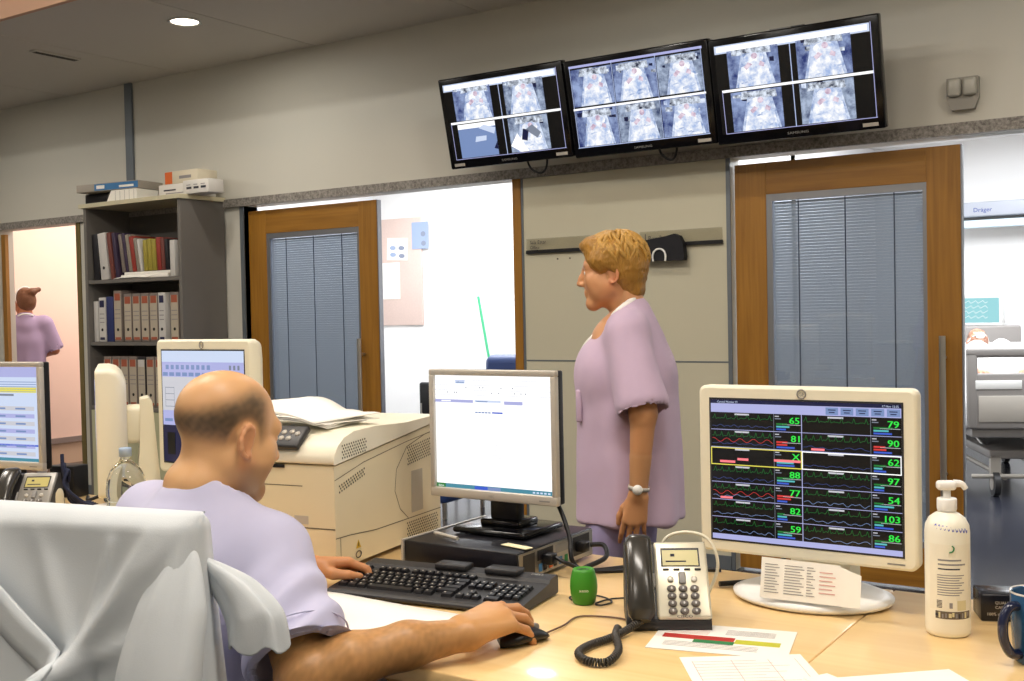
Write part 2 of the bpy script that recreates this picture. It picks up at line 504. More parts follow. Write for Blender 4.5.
# ---------------------------------------------------------------- sliding doors
def sliding_door(name, x0, label, hx, W):
    H = 2.075
    d = struct(thing(name, label, 'door', (x0, WY + .03, 0)))
    f = MB()
    f.box(0, .165, 0, .045, .012, H).box(W - .15, W, 0, .045, .012, H)
    f.box(.165, W - .15, .001, .044, H - .16, H, 1).box(.165, W - .15, .001, .044, .012, .2, 1)
    f.build('frame', [M['doorwood'], M['doorwood_h']], d, bevel=.002)
    z0, z1, a, e = .2, H - .16, .165, W - .15
    g = MB()
    g.box(a, a + .03, .004, .041, z0, z1).box(e - .018, e, .004, .041, z0, z1).box(a + .03, e - .018, .004, .041, z1 - .035, z1).box(a + .03, e - .018, .004, .041, z0, z0 + .03)
    g.build('glazing_bead', M['alu'], d)
    s = MB()
    z = z0 + .035
    while z < z1 - .045:
        s.quad((a + .035, .0185, z), (e - .022, .0185, z), (e - .022, .0265, z + .0145), (a + .035, .0265, z + .0145))
        z += .0152
    for k in (.18, .5, .82):
        x = a + .03 + (e - a - .05) * k
        s.box(x - .003, x + .003, .0165, .0175, z0 + .03, z1 - .035, 1)
    s.build('blind', [M['slat'], mat('blind_cord', '4d5566', .8)], d)
    p = MB()
    p.box(a + .028, e - .016, .009, .0115, z0 + .028, z1 - .033)
    p.build('glass_pane', M['pane'], d)
    h = MB()
    h.cyl((hx, -.05, .46), (hx, -.05, 1.2), .0145)
    for zz in (.56, 1.1): h.cyl((hx, -.05, zz), (hx, .002, zz), .009)
    h.build('handle', M['steel'], d)
    MB().box(W, W + .006, .004, .041, .012, H).build('edge_strip', M['alu'], d)
    return d
sliding_door('door_1', -5.69, 'wooden sliding door with blinds in its glass, beside the grey bookcase', 1.02, 1.145)
sliding_door('door_2', -2.157, 'wooden sliding door with blinds in its glass, behind the patient monitor screen', 1.015, 1.09)
struct(MB().box(-8.62, -8.535, WY + .01, WY + .04, .01, 2.075).build('door_3', M['doorwood']))

# ---------------------------------------------------------------- rooms behind the wall
struct(MB().box(-9.4, -9.3, WY + .12, 11.2, 0, 3.1).box(-9.3, -9.299, WY + .12, 11.2, 0, .21, 1).build('wall_corridor', [M['peach'], M['peach_low']]))
struct(MB().box(-9.299, -9.275, WY + .12, 11.2, .2, .25).build('trim_8', M['band']))
struct(MB().box(-9.3, -7.3, 9.6, 9.7, 0, 3.1).build('wall_corridor_end', M['peach']))
struct(MB().box(-7.35, -7.25, WY + .12, 9.6, 0, 3.1).build('wall_partition_left', M['white_wall']))
struct(MB().box(-7.25, -2.95, 8.5, 8.6, 0, 3.1).build('wall_office_back', M['white_wall']))
struct(MB().box(-3.05, -2.95, WY + .12, 11.0, 0, 3.1).build('wall_partition_right', M['white_wall']))
struct(MB().box(-2.95, XR, 10.9, 11.0, 0, 3.1).build('wall_ward_back', M['white_wall']))
struct(MB().box(-9.3, XR, WY + .12, 11.0, 2.85, 2.95).build('ceiling_rooms', M['white_wall']))

# ---------------------------------------------------------------- lamps
def area(name, loc, size, power, col=(1, .93, .82), rot=(0, 0, 0), size_y=None, shape='RECTANGLE', spread=PI):
    l = bpy.data.lights.new(name, 'AREA'); l.energy = power; l.color = col; l.shape = shape; l.size = size
    if shape in ('RECTANGLE', 'ELLIPSE'): l.size_y = size_y or size
    l.spread = spread
    o = bpy.data.objects.new(name, l); COL.objects.link(o); o.location = loc; o.rotation_euler = rot
    return o
DL = []
def downlight(x, y, power, first=[None]):
    d = thing('recessed_downlight', 'round recessed downlight shining in the grey tiled ceiling', 'ceiling light', (x, y, ZC))
    MB().lathe([(.078, -.001), (.094, -.001), (.098, -.008), (.082, -.009), (.078, -.001)], n=36, cap=False).build('trim_ring', M['white'], d)
    MB().lathe([(.0, -.004), (.05, -.005), (.079, -.003)], n=36, cap=False).build('lens', M['lampglow'], d)
    area('downlight_lamp', (x, y, ZC - .02), .15, power, shape='DISK', col=(1, .95, .86))
downlight(-5.18, 4.42, 10)
for x in (-7.8, -2.5, .1, 2.4): area('downlight_lamp', (x, 4.0, ZC - .02), .15, 12, shape='DISK', col=(1, .95, .86))  # further downlights out of view, added because the wall needs light
WARM = (1, .955, .885)
for x, y, p in ((-3.0, 1.75, 40), (-.7, 1.3, 40), (1.4, 1.2, 26), (-5.4, 1.75, 40), (-1.0, -1.0, 30), (-4.2, -1.2, 26), (-7.8, 1.75, 36)):
    area('fluorescent_lamp', (x, y, 3.60), 1.2, p, WARM, size_y=.25)
    area('added_riser_uplight', (x, y, 3.64), 1.2, p * .5, (1, .82, .64), rot=(PI, 0, 0), size_y=.25)  # added upward lamp; its warm bounce brightens the ceiling riser
area('office_lamp', (-5.2, 7.0, 2.82), 2.2, 150, (.93, .96, 1), size_y=1.8)
area('ward_lamp', (-1.0, 8.2, 2.82), 2.6, 260, (.93, .96, 1), size_y=3)
area('corridor_lamp', (-8.3, 7.0, 2.82), .8, 66, (1, .87, .80), size_y=2.5)
v = thing('ceiling_vent', 'narrow slotted vent set in the grey ceiling tiles left of the downlight', 'vent', (-6.49, 4.46, ZC))
MB().rbox(-.035, .035, -.17, .17, -.012, 0, .004).build('frame', M['ceil'], v)
k = MB()
for i in range(3): k.box(-.022 + i * .017, -.012 + i * .017, -.155, .155, -.014, -.0122)
k.build('slot', M['joint'], v)
# ================================================================ things on the front wall
E_ = {k: emit('screen_' + k, h, s) for k, h, s in (
    ('white', 'ffffff', 1.15), ('pale', 'cfdcf5', 1.0), ('mid', '7f97c8', .9), ('blue', '44579a', .8), ('navy', '151a45', .8), ('black', '030308', .3),
    ('grey', '8d96a8', .8), ('pink', 'd9b3c4', .9), ('skin', 'b98f95', .9), ('line', 'b9c8f0', 1.0), ('teal', '4d93a8', .9), ('lav', 'b0b3e3', 1.0),
    ('green', '35e04a', 1.1), ('dkgreen', '1d7a34', 1.0), ('red', 'd83a3a', 1.0), ('salmon', 'ff7d86', 1.1), ('yellow', 'e9e05a', 1.0), ('bluetrace', '3d5fd0', 1.0), ('cyan', '5fc4c8', .9), ('silver', 'd6d6de', .9))}
SCREENS = list(E_.keys())
EM = [E_[k] for k in SCREENS]
def ei(k): return SCREENS.index(k)

def cam_mat(name, a, b, s, sc=30, det=4):
    m = emit(name, a, s); nt = m.node_tree; bs = nt.nodes['Principled BSDF']
    tc = nt.nodes.new('ShaderNodeTexCoord'); n = nt.nodes.new('ShaderNodeTexNoise'); n.inputs['Scale'].default_value = sc; n.inputs['Detail'].default_value = det; n.inputs['Roughness'].default_value = .65
    r = nt.nodes.new('ShaderNodeValToRGB'); r.color_ramp.elements[0].position = .35; r.color_ramp.elements[1].position = .62
    r.color_ramp.elements[0].color = lin(a); r.color_ramp.elements[1].color = lin(b)
    nt.links.new(tc.outputs['Object'], n.inputs['Vector']); nt.links.new(n.outputs['Fac'], r.inputs[0]); nt.links.new(r.outputs[0], bs.inputs['Emission Color'])
    return m
for k, a, b, s, sc in (('cbed', '7f97c8', 'e4eeff', 1.0, 24), ('csheet', '9fb6e0', 'ffffff', 1.05, 22), ('cbg', '2a3a78', '9fb2dd', .9, 13), ('cbg2', '33436b', 'b6c6e0', .9, 17), ('cclut', '101838', 'e6f0ff', 1.0, 34), ('cpink', 'b79ab4', 'f0dfec', 1.0, 40)):
    E_[k] = cam_mat('camera_' + k, a, b, s, sc); SCREENS.append(k); EM.append(E_[k])
def cctv_tile(g, x0, x1, z0, z1, y, rs, full=False, style=0):
    """one camera picture: a bed seen from above"""
    w, h = x1 - x0, z1 - z0
    def P(u, v): return (x0 + u * w, 0, z0 + v * h)
    def poly(pts, m, k):
        g.add([(x0 + u * w, y - .0002 * k, z0 + v * h) for u, v in pts], [tuple(range(len(pts)))], ei(m))
    poly([(0, 0), (1, 0), (1, 1), (0, 1)], ('cbg', 'cbg2', 'cbg', 'cbg2')[style % 4] if style != 5 else 'mid', 1)
    if style == 5:      # empty bed place, glare on the floor
        poly([(0, .86), (1, .86), (1, 1), (0, 1)], 'white', 2)
        poly([(.36, .36), (.8, .4), (.82, .66), (.4, .64)], 'mid', 2); poly([(.42, .44), (.72, .46), (.74, .6), (.46, .6)], 'pale', 3)
        poly([(.55, .84), (.95, .62), (1, .8), (.7, .92)], 'pale', 3); poly([(.9, .2), (1, .16), (1, .4)], 'navy', 3)
        return
    for _ in range(7):
        u, v = rs.uniform(0, .9), rs.uniform(.55, .95)
        a, b = rs.uniform(.05, .18), rs.uniform(.04, .14)
        poly([(u, v), (min(1, u + a), v - .02), (min(1, u + a), min(1, v + b)), (u, min(1, v + b))], rs.choice(['cclut', 'navy', 'cclut', 'cbed', 'cclut', 'navy']), 2)
    s = rs.uniform(-.06, .06)
    poly([(.14 + s, 0), (.92 + s, 0), (.78 + s, .80), (.3 + s, .84)], 'cbed', 3)
    poly([(.16 + s, .80), (.88 + s, .78), (.86 + s, .97), (.2 + s, .98)], 'cclut', 3)
    n = 14
    poly([(.53 + s + .2 * math.cos(2 * PI * i / n), .68 + .15 * math.sin(2 * PI * i / n)) for i in range(n)], 'csheet', 4)
    poly([(.55 + s + .06 * math.cos(2 * PI * i / n), .74 + .075 * math.sin(2 * PI * i / n)) for i in range(n)], 'cpink', 5)
    poly([(.2 + s, 0), (.86 + s, 0), (.8 + s, .46), (.56 + s, .58), (.28 + s, .5)], 'csheet', 5)
    poly([(.38 + s, .42), (.5 + s, .54), (.42 + s, .6), (.33 + s, .5)], 'cpink', 6); poly([(.62 + s, .5), (.72 + s, .44), (.74 + s, .54), (.66 + s, .6)], 'cpink', 6)
    for _ in range(5):
        u, v = rs.uniform(.25, .75) + s, rs.uniform(.04, .4)
        poly([(u, v), (u + .14, v + .03), (u + .12, v + .06), (u + .01, v + .04)], rs.choice(['cbed', 'csheet', 'cbed']), 6)
    if style == 3:
        poly([(.0, .2), (.25, .0), (.45, 0), (.2, .55)], 'white', 7); poly([(.42, .62), (.7, .35), (.8, .5), (.6, .75)], 'grey', 7); poly([(.3, .35), (.44, .3), (.5, .6), (.36, .66)], 'navy', 7)

def wall_screen(x, label, six, seed):
    rs = random.Random(seed)
    W, H = .80, .50
    t = thing('wall_screen', label, 'screen', (x, 5.072, 2.163 - .012 * (seed - 1)), group='camera screens on the wall', rot=(R(13.2), 0, 0))
    MB().rbox(-W / 2, W / 2, 0, .055, 0, H, .008, 0).rbox(-.2, .2, .05, .085, .08, .42, .01).build('casing', M['blackgloss'], t)
    a, b, c, d = -W / 2 + .03, W / 2 - .03, .05, H - .03
    g = MB()
    g.rect(a, b, c, d, -.0006, ei('black'))
    w, h = b - a, d - c
    if six:
        g.rect(a, b, d - .012, d, -.0012, ei('lav'))
        for i in range(3):
            for j in range(2):
                cctv_tile(g, a + .008 + i * (w - .01) / 3, a + (i + 1) * (w - .01) / 3, c + .006 + j * h / 2 * .98, c - .012 + (j + 1) * h / 2 * .98, -.0012, rs, style=(i + 2 * j) % 3)
        for i in range(4): g.rect(a + .004 + i * (w - .012) / 3, a + .007 + i * (w - .012) / 3, c, d, -.004, ei('line'))
        for z in (c, c + h / 2 * .98 - .012): g.rect(a, b, z, z + (.01 if z > c else .004), -.004, ei('white' if z > c else 'line'))
    else:
        g.rect(a, b - .01, d - .042, d - .004, -.0014, ei('pale')); g.rect(a + .01, b - .02, d - .034, d - .01, -.002, ei('white'))
        st = [5, 3, 0, 1] if seed == 1 else [2, 1, 0, 2]
        for i in range(2):
            for j in range(2):
                x0 = a + .06 + i * .335; z0 = c + .006 + j * .205
                cctv_tile(g, x0, x0 + .25, z0, z0 + .185, -.0012, rs, style=st[i + 2 * j])
        g.rect(a + .365, a + .369, c, d - .04, -.004, ei('line'))
        g.rect(a + .02, b - .005, c + .196, c + .208, -.004, ei('white')); g.rect(a + .02, b, c, c + .003, -.004, ei('lav'))
        g.rect(a + .02, a + .023, c, c + .2, -.004, ei('lav')); g.rect(b - .006, b - .003, c, d, -.004, ei('lav'))
    g.build('screen_picture', EM, t)
    MB().text('SAMSUNG', 0, .018, .016, -.0008, align='c', wide=1.4).build('lettering', M['grey'], t)
    l = MB()
    l.rect(W / 2 - .1, W / 2 - .03, .014, .03, -.0008); l.build('sticker', M['silver'], t)
    if seed == 1: MB().rect(-W / 2 + .03, -W / 2 + .1, .014, .03, -.0008).build('sticker', M['silver'], t)
    br = MB(); br.box(-.06, .06, .085, .2, .26, .38); br.build('bracket', M['black'], t)
    return t
wall_screen(-3.338, 'leftmost of the three wall screens, four camera pictures with one empty blue bed bay', False, 1)
wall_screen(-2.525, 'middle wall screen showing six camera pictures of patients in bed', True, 2)
wall_screen(-1.722, 'rightmost of the three wall screens, four camera pictures of patients', False, 3)
t = thing('mounting_rail', 'long dark metal rail carrying the three wall screens', 'rail', (-2.5, 5.25, 2.62))
MB().box(-1.02, .8, -.05, -.02, 0, .06).build('bar', M['darkgrey'], t)
b = MB()
for x in (-.8, 0, .7): MB().box(x - .06, x + .06, -.02, .08, -.06, .08).build('bracket', M['black'], t)
c = MB()
for x in (-.95, -.6, -.1, .2, .6): MB().box(x, x + .1, -.055, -.018, .045, .072).build('clip', M['grey'], t)
for x, s, l in ((-3.2, 1, 'black cable loop hanging under the leftmost wall screen'), (-2.42, .8, 'black cable loop hanging under the middle wall screen')):
    k = MB(); k.tube([(x - .06 * s, 5.11, 2.22), (x - .045 * s, 5.13, 2.14), (x + .01, 5.15, 2.105), (x + .055 * s, 5.14, 2.14), (x + .07 * s, 5.12, 2.22)], .006, 8, sub=6)
    tag(k.build('hanging_cable', M['black']), l, 'cable', 'cable loops under the wall screens')
# alarm box
t = thing('wall_alarm', 'small grey two-lobed alarm box on the upper wall right of the screens', 'alarm', (-1.042, WY, 2.22))
p = [(-.068, .05), (-.05, .0), (.05, .0), (.068, .05), (.068, .145), (-.068, .145)]
MB().prism(p, 'y', -.035, 0).build('base', mat('alarm_grey', '9b978e', .5), t, bevel=.006)
for s in (-1, 1):
    MB().rbox(s * .033 - .03, s * .033 + .03, -.062, -.03, .058, .14, .014, seg=3).build('lens', mat('alarm_lens', 'b4b1a6', .25), t)
# sign rail and plates
t = thing('sign_rail', 'black sign rail with clear name plates on the panel between the doors', 'sign', (-3.40, WY, 1.678))
MB().box(0, 1.19, -.02, -.0, 0, .02).build('rail', M['black'], t, bevel=.002)
for x0, x1 in ((.0, .53), (.72, 1.19)):
    MB().box(x0, x1, -.012, -.009, .02, .085).build('clear_plate', M['plate'], t)
MB().text('Sala Estar', .025, .055, .028, -.0135).text('Office', .025, .026, .026, -.0135).build('lettering', M['inkdark'], t)
MB().text('Box 2', .77, .036, .034, -.0135).rect(.752, .756, .03, .072, -.0135).build('lettering', M['inkdark'], t)
for x in (.2, .28): MB().cyl((x, -.004, -.035), (x, 0, -.035), .005, 10).build('screw', M['joint'], t)
t = thing('black_pouch', 'black pouch with a white loop hanging over the sign rail behind the walking nurse', 'pouch', (-2.54, WY - .02, 1.60))
p = [(-.14, .005), (.135, .0), (.14, .02), (.132, .09), (.11, .128), (.085, .14), (.04, .13), (-.15, .105), (-.155, .04)]
MB().prism(p, 'y', -.045, -.002).build('body', mat('black_fabric', '12121a', .7, bump=.1, bscale=300), t, bevel=.008)
MB().tube([(-.035, -.05, .0), (-.037, -.05, .03), (-.025, -.05, .055), (0, -.05, .064), (.025, -.05, .055), (.037, -.05, .03), (.035, -.05, 0)], .0055, 8, sub=5).build('loop', M['white'], t)

# ================================================================ bookcase
BX0, BX1, BY0, BY1, BZ = -6.915, -5.88, 4.935, 5.318, 2.18
M['case'] = mat('grey_laminate', '6f6b66', .5, var=.03, vscale=6, bump=.02, bscale=300)
M['casein'] = mat('grey_laminate_inner', '5b5752', .55)
M['casetop'] = mat('cream_shelf_edge', 'cfc7a8', .5)
M['casedoor'] = mat('pale_green_laminate', 'b9b896', .45)
t = thing('bookcase', 'tall grey open bookcase full of binders beside the first sliding door', 'bookcase', ((BX0 + BX1) / 2, BY0, 0))
hw = (BX1 - BX0) / 2; dp = BY1 - BY0
for s in (-1, 1): MB().box(s * hw - (.03 if s > 0 else 0), s * hw + (0 if s > 0 else .03), 0, dp, 0, BZ - .03).build('side_panel', M['case'], t, bevel=.001)
MB().box(-hw - .03, hw + .012, -.02, dp, BZ - .03, BZ).build('top_panel', M['casetop'], t, bevel=.002)
MB().box(-hw + .03, hw - .03, dp - .012, dp, 0, BZ - .03).build('back_panel', M['casein'], t)
for z in (1.635, 1.195, .74): MB().box(-hw + .03, hw - .03, .005, dp - .012, z - .025, z).build('shelf', M['case'], t, bevel=.001)
for s in (-1, 1):
    d = MB().box(min(0, s * (hw - .032)) + .002, max(0, s * (hw - .032)) - .002, -.004, .014, .06, .71).build('cabinet_door', M['casedoor'], t)
    MB().cyl((s * .05, -.03, .55), (s * .05, -.03, .66), .005, 10).build('handle', M['steel'], d)
MB().box(-hw + .03, hw - .03, .02, dp - .02, 0, .06).build('plinth', M['casein'], t)

def binder(x, z, w, h, label, body, spine, top=None, lean=0, ring=True, group=None, lab=True, kind='binder', cat='binder', low=None, depth=.27):
    o = thing(kind, label, cat, (x + w / 2 + .035, BY0 + .035, z), group=group, rot=(0, lean, 0))
    MB().rbox(-w / 2 + .001, w / 2 - .001, 0, depth, 0, h, .004, 0).build('cover', body, o)
    s = MB(); ms = [spine]
    if lab: s.rect(-w / 2 + .006, w / 2 - .006, .02, h - .02, -.0006, 0)
    if top: s.rect(-w / 2 + .012, w / 2 - .012, h - .07, h - .02, -.0012, 1); ms.append(top)
    if low: s.rect(-w / 2 + .012, w / 2 - .012, .014, .032, -.0012, len(ms)); ms.append(low)
    if lab:
        for i in range(3): s.rect(-w / 2 + .012, w / 2 - .012, h * .62 - i * .03, h * .62 - i * .03 + .006, -.0014, len(ms))
        ms.append(M['ink'])
    if s.f: s.build('spine_label', ms, o)
    if ring: MB().cyl((0, -.0022, .085), (0, .0, .085), .011, 14).build('finger_ring', M['black'], o)
    return o
Bk = {k: mat('cover_' + k, h, .55) for k, h in (('grey', '8d8478'), ('white', 'c9c6c2'), ('blue', '2c3566'), ('black', '1c1b20'), ('redbrown', '6f3a33'), ('purple', '3b2d45'), ('red', '94352c'), ('yellow', '9c8f38'), ('taupe', '7b7069'), ('spine', 'b5aa98'), ('orange', 'a3573f'), ('navy', '24264a'))}
mid = [(-6.915, .05, .29, 'white', None, 'thin white binder at the left end of the middle bookcase shelf', False, False),
       (-6.855, .075, .315, 'white', 'navy', 'white binder with dark blue label strip, second on the middle shelf', True, True),
       (-6.77, .075, .32, 'blue', None, 'dark blue binder standing on the middle shelf', False, False),
       (-6.685, .085, .36, 'grey', 'orange', 'tallest grey binder with orange top label on the middle shelf', True, True),
       (-6.575, .085, .335, 'grey', 'orange', 'grey orange-topped binder, second grey one on the middle shelf', True, True),
       (-6.483, .085, .335, 'grey', 'orange', 'grey orange-topped binder, third grey one on the middle shelf', True, True),
       (-6.391, .085, .335, 'grey', 'orange', 'grey orange-topped binder, fourth grey one on the middle shelf', True, True),
       (-6.299, .085, .335, 'grey', 'orange', 'grey orange-topped binder left of the white blue-topped binder on the middle shelf', True, True),
       (-6.208, .07, .335, 'white', 'navy', 'white binder with dark blue top between grey ones near the right of the middle shelf', True, True),
       (-6.085, .085, .335, 'grey', 'orange', 'grey orange-topped binder at the right end of the middle shelf', True, True)]
for x, w, h, body, top, lab, ring, l2 in mid:
    binder(x, 1.196, w, h, lab, Bk[body if body != 'grey' else 'taupe'], Bk['spine'] if body == 'grey' else Bk['white'], Bk[top] if top else None, ring=ring, group='binders on the middle shelf', lab=l2, low=Bk['orange'] if body == 'grey' else (Bk['navy'] if top == 'navy' else None))
low = [(-6.815, 'grey', 'orange'), (-6.722, 'grey', 'orange'), (-6.630, 'grey', 'orange'), (-6.538, 'grey', 'orange'), (-6.446, 'black', None), (-6.352, 'grey', 'orange'), (-6.258, 'grey', 'orange')]
nm = ['first', 'second', 'third', 'fourth', '', 'fifth', 'sixth']
for i, (x, body, top) in enumerate(low):
    binder(x, .741, .085, .35, 'black-edged pale binder on the lower shelf above the edge-on white screen' if body == 'black' else 'grey orange-topped binder on the lower shelf, %s grey one from the left' % nm[i],
           Bk['taupe' if body == 'grey' else 'black'], Bk['spine'], Bk[top] if top else Bk['white'], group='binders on the lower shelf', low=Bk['orange'] if top else None)
# leaning books on the top shelf
ups = [(-6.895, .065, .33, 'black', 'tall black binder leaning at the left end of the top bookcase shelf', -.05, 'binder'),
       (-6.815, .085, .335, 'white', 'wide pale binder leaning on the top shelf', -.10, 'binder'),
       (-6.705, .04, .335, 'redbrown', 'red-brown book leaning beside the wide pale binder', -.13, 'book'),
       (-6.652, .035, .33, 'purple', 'dark purple book leaning on the top shelf', -.12, 'book')]
for x, w, h, body, lab, lean, kind in ups:
    binder(x, 1.637, w, h, lab, Bk[body], Bk[body], None, lean, ring=(body == 'white'), group='leaning books on the top shelf', lab=False, kind=kind, cat=kind, depth=.24)
tag(MB().rbox(-6.56, -6.07, 4.97, 5.22, 1.637, 1.662, .003).rbox(-6.53, -6.05, 4.975, 5.2, 1.662, 1.682, .003).build('paper_pile', M['paper']), 'flat pile of white papers on the top shelf under the upright books', 'papers')
tag(MB().grid(lambda u, v: (-6.60 + .35 * u, 4.938 + .05 * v, 1.6375 + .014 * v + .006 * math.sin(3 * u)), 6, 2).build('loose_sheet', M['paper'], solid=.002), 'curled white sheet at the front edge of the top shelf', 'paper')
bk = [(-6.58, .035, .27, 'taupe', 'taupe book leaning above the white paper pile'), (-6.54, .03, .275, 'purple', 'thin plum book beside the taupe one on the top shelf'), (-6.505, .035, .265, 'grey', 'grey book left of the short red book on the top shelf'),
      (-6.465, .04, .25, 'red', 'tall red book in the middle of the top shelf'), (-6.42, .03, .235, 'grey', 'grey book right of the tall red book on the top shelf'), (-6.385, .025, .225, 'white', 'thin whitish book leaning right of the grey one on the top shelf'),
      (-6.345, .04, .215, 'yellow', 'leftmost of three olive yellow books on the top shelf'), (-6.30, .04, .22, 'yellow', 'middle one of three olive yellow books on the top shelf'), (-6.255, .04, .215, 'yellow', 'rightmost of three olive yellow books on the top shelf'),
      (-6.205, .04, .225, 'red', 'red book next to the olive yellow books on the top shelf'), (-6.16, .035, .22, 'redbrown', 'dark red-brown book left of the black one on the top shelf'), (-6.12, .03, .21, 'black', 'thin black book beside the upright white book')]
for x, w, h, body, lab in bk:
    binder(x, 1.683, w, h, lab, Bk[body], Bk['white'], None, -.15 if x < -6.37 else -.05, ring=False, group='books on the top shelf', lab=False, kind='book', cat='book', depth=.2)
binder(-6.075, 1.637, .05, .245, 'upright white book at the right end of the top shelf', Bk['white'], Bk['white'], None, 0, ring=False, group='books on the top shelf', lab=False, kind='book', cat='book', depth=.22)

# on top of the bookcase
t = thing('flat_box', 'flat box with a blue printed end lying on the left of the bookcase top', 'box', (-6.73, 5.0, 2.272), .12)
MB().rbox(-.3, .3, 0, .24, 0, .055, .003, 0).build('carton', mat('flat_box_card', 'a59d92', .7), t)
MB().rect(-.12, .3, .004, .05, -.001, 0).rect(-.1, -.02, .015, .04, -.0016, 1).rect(.12, .26, .014, .03, -.0016, 1).build('printed_side', [M['bluep'], M['paper']], t)
tag(MB().at((-6.86, 5.05, 2.181), (0, 0, .1)).rbox(-.17, .1, 0, .2, 0, .085, .01).build('dark_folder', M['black']), 'black folder under the flat blue-ended box', 'folder')
pp = thing('paper_ream', 'stack of white sheets under the right end of the flat blue-ended box', 'papers', (-6.58, 5.0, 2.181), .1)
MB().prism([(-.14, 0), (.16, 0), (.16, .085), (-.09, .085)], 'y', 0, .2).build('sheets', M['paper'], pp)
g = MB()
for i in range(5): g.box(-.05 + i * .045, -.048 + i * .045, -.001, 0, .005, .08)
g.build('divider', M['ink'], pp)
def carton(name, x, y, z, w, d, h, rz, label, front, mm):
    t = thing(name, label, 'box', (x, y, z), rz, 'small cartons on the bookcase')
    MB().rbox(-w / 2, w / 2, 0, d, 0, h, .003).build('carton', mm, t)
    if mm.name == 'carton_beige': MB().rect(-w / 2, -w / 2 + .075, .002, h - .002, -.001).build('end_label', M['orange'], t)
    g = MB(); front(g, w, h); g.build('printed_side', [M['orange'], M['inkdark'], M['ink']], t)
wc = mat('carton_white', 'dcd8d2', .6)
carton('cardboard_carton', -6.03, 5.03, 2.181, .34, .2, .085, .03, 'white glove carton beneath the orange-labelled carton on the bookcase', lambda g, w, h: g.rect(-.12, .0, .04, .05, -.001, 1).rect(-.1, .08, .02, .026, -.001, 2), wc)
carton('cardboard_carton', -5.985, 5.04, 2.268, .33, .17, .085, .0, 'beige carton with an orange end label, top of the pile on the bookcase', lambda g, w, h: g.rect(-.02, .1, .03, .05, -.001, 2), mat('carton_beige', 'd5cbb4', .6))
def spots(g, w, h):
    for x in (-.09, -.02, .05):
        g.rect(x, x + .05, .03, .045, -.001, 1); g.rect(x, x + .04, .055, .06, -.001, 2)
carton('cardboard_carton', -5.78, 4.985, 2.181, .25, .13, .09, .0, 'white carton with dark print at the front right corner of the bookcase top', spots, wc)
tag(MB().rbox(-6.33, -6.24, 5.14, 5.26, 2.181, 2.25, .01).build('clear_tub', M['clearplastic']), 'clear plastic tub between the two piles on the bookcase', 'tub')
# ================================================================ desks
ZD = .74
def desk(x0, x1, label):
    t = thing('desk', label, 'desk', ((x0 + x1) / 2, 1.94, 0), group='row of beech desks')
    w = (x1 - x0) / 2 - .001
    MB().rbox(-w, w, -.46, .46, ZD - .03, ZD, .003).build('desktop', M['desk'], t)
    for s in (-1, 1): MB().box(s * w - (.03 if s > 0 else 0), s * w + (.03 if s < 0 else 0), -.36, .40, 0, ZD - .03).build('leg_panel', M['deskedge'], t)
    MB().box(-w + .03, w - .03, .33, .35, .25, ZD - .03).build('modesty_panel', M['deskedge'], t)
desk(-.619, 1.02, 'beech desk at the right carrying the pump bottle and the dark mug')
desk(-2.26, -.619, 'middle beech desk carrying the keyboard, printer and silver phone')
desk(-3.9, -2.26, 'far left beech desk carrying the water bottle and the edge-on white screen')

# ---------------------------------------------------------------- cream flat monitors
def cream_monitor(label, loc, rz, sc, content, mat_=None):
    t = thing('flat_monitor', label, 'monitor', loc, rz)
    t.scale = sc if hasattr(sc, '__len__') else (sc, sc, sc)
    W, H, z0 = .465, .36, .09
    rings = []
    for yy, ins, rr in ((0, .006, .012), (.002, .002, .014), (.006, 0, .016), (.034, 0, .016), (.055, .006, .02), (.072, .022, .03), (.082, .05, .04)):
        q = []
        for cx, cz, a0 in ((W / 2 - ins - rr, z0 + H - ins - rr, 0), (-W / 2 + ins + rr, z0 + H - ins - rr, 90), (-W / 2 + ins + rr, z0 + ins + rr, 180), (W / 2 - ins - rr, z0 + ins + rr, 270)):
            for k in range(7): q.append((cx + rr * math.cos(R(a0 + 15 * k)), yy, cz + rr * math.sin(R(a0 + 15 * k))))
        rings.append(q)
    MB().loft(rings, cap=True).build('casing', M['cream'], t)
    g = MB(); a, b, c, d = -.203, .203, z0 + .029, z0 + H - .03
    fr = MB()
    for q in ((a - .004, b + .004, d, d + .004), (a - .004, b + .004, c - .004, c), (a - .004, a, c, d), (b, b + .004, c, d)): fr.rect(*q, y=-.0006)
    fr.build('screen_rim', M['darkgrey'], t)
    content(g, a, b, c, d); g.build('screen_picture', EM, t)
    MB().tube([(.0 + .009 * math.cos(2 * PI * i / 24), -.001, z0 + H - .0145 + .009 * math.sin(2 * PI * i / 24)) for i in range(25)], .0016, 6).text('GE', 0, z0 + H - .0188, .011, -.0012, align='c').build('round_badge', M['grey'], t)
    MB().rect(W / 2 - .06, W / 2 - .025, z0 + .011, z0 + .014, -.0008).build('button_marks', M['grey'], t)
    MB().rbox(-.06, .06, .075, .135, z0 + .13, z0 + .24, .015, seg=3).build('tilt_arm', M['cream'], t)
    p = [(.10, .02), (.18, .02), (.165, .2), (.155, .34), (.145, .355), (.12, .35), (.115, .2)]
    MB().prism(p, 'x', -.065, .065).build('stand_column', M['cream'], t, bevel=.008)
    MB().lathe([(.0, 0), (.155, 0), (.168, .006), (.17, .013), (.15, .02), (.08, .024), (0, .025)], (0, .05, 0), 48, sy=.80, cap=False).build('stand_base', M['white'], t)
    return t

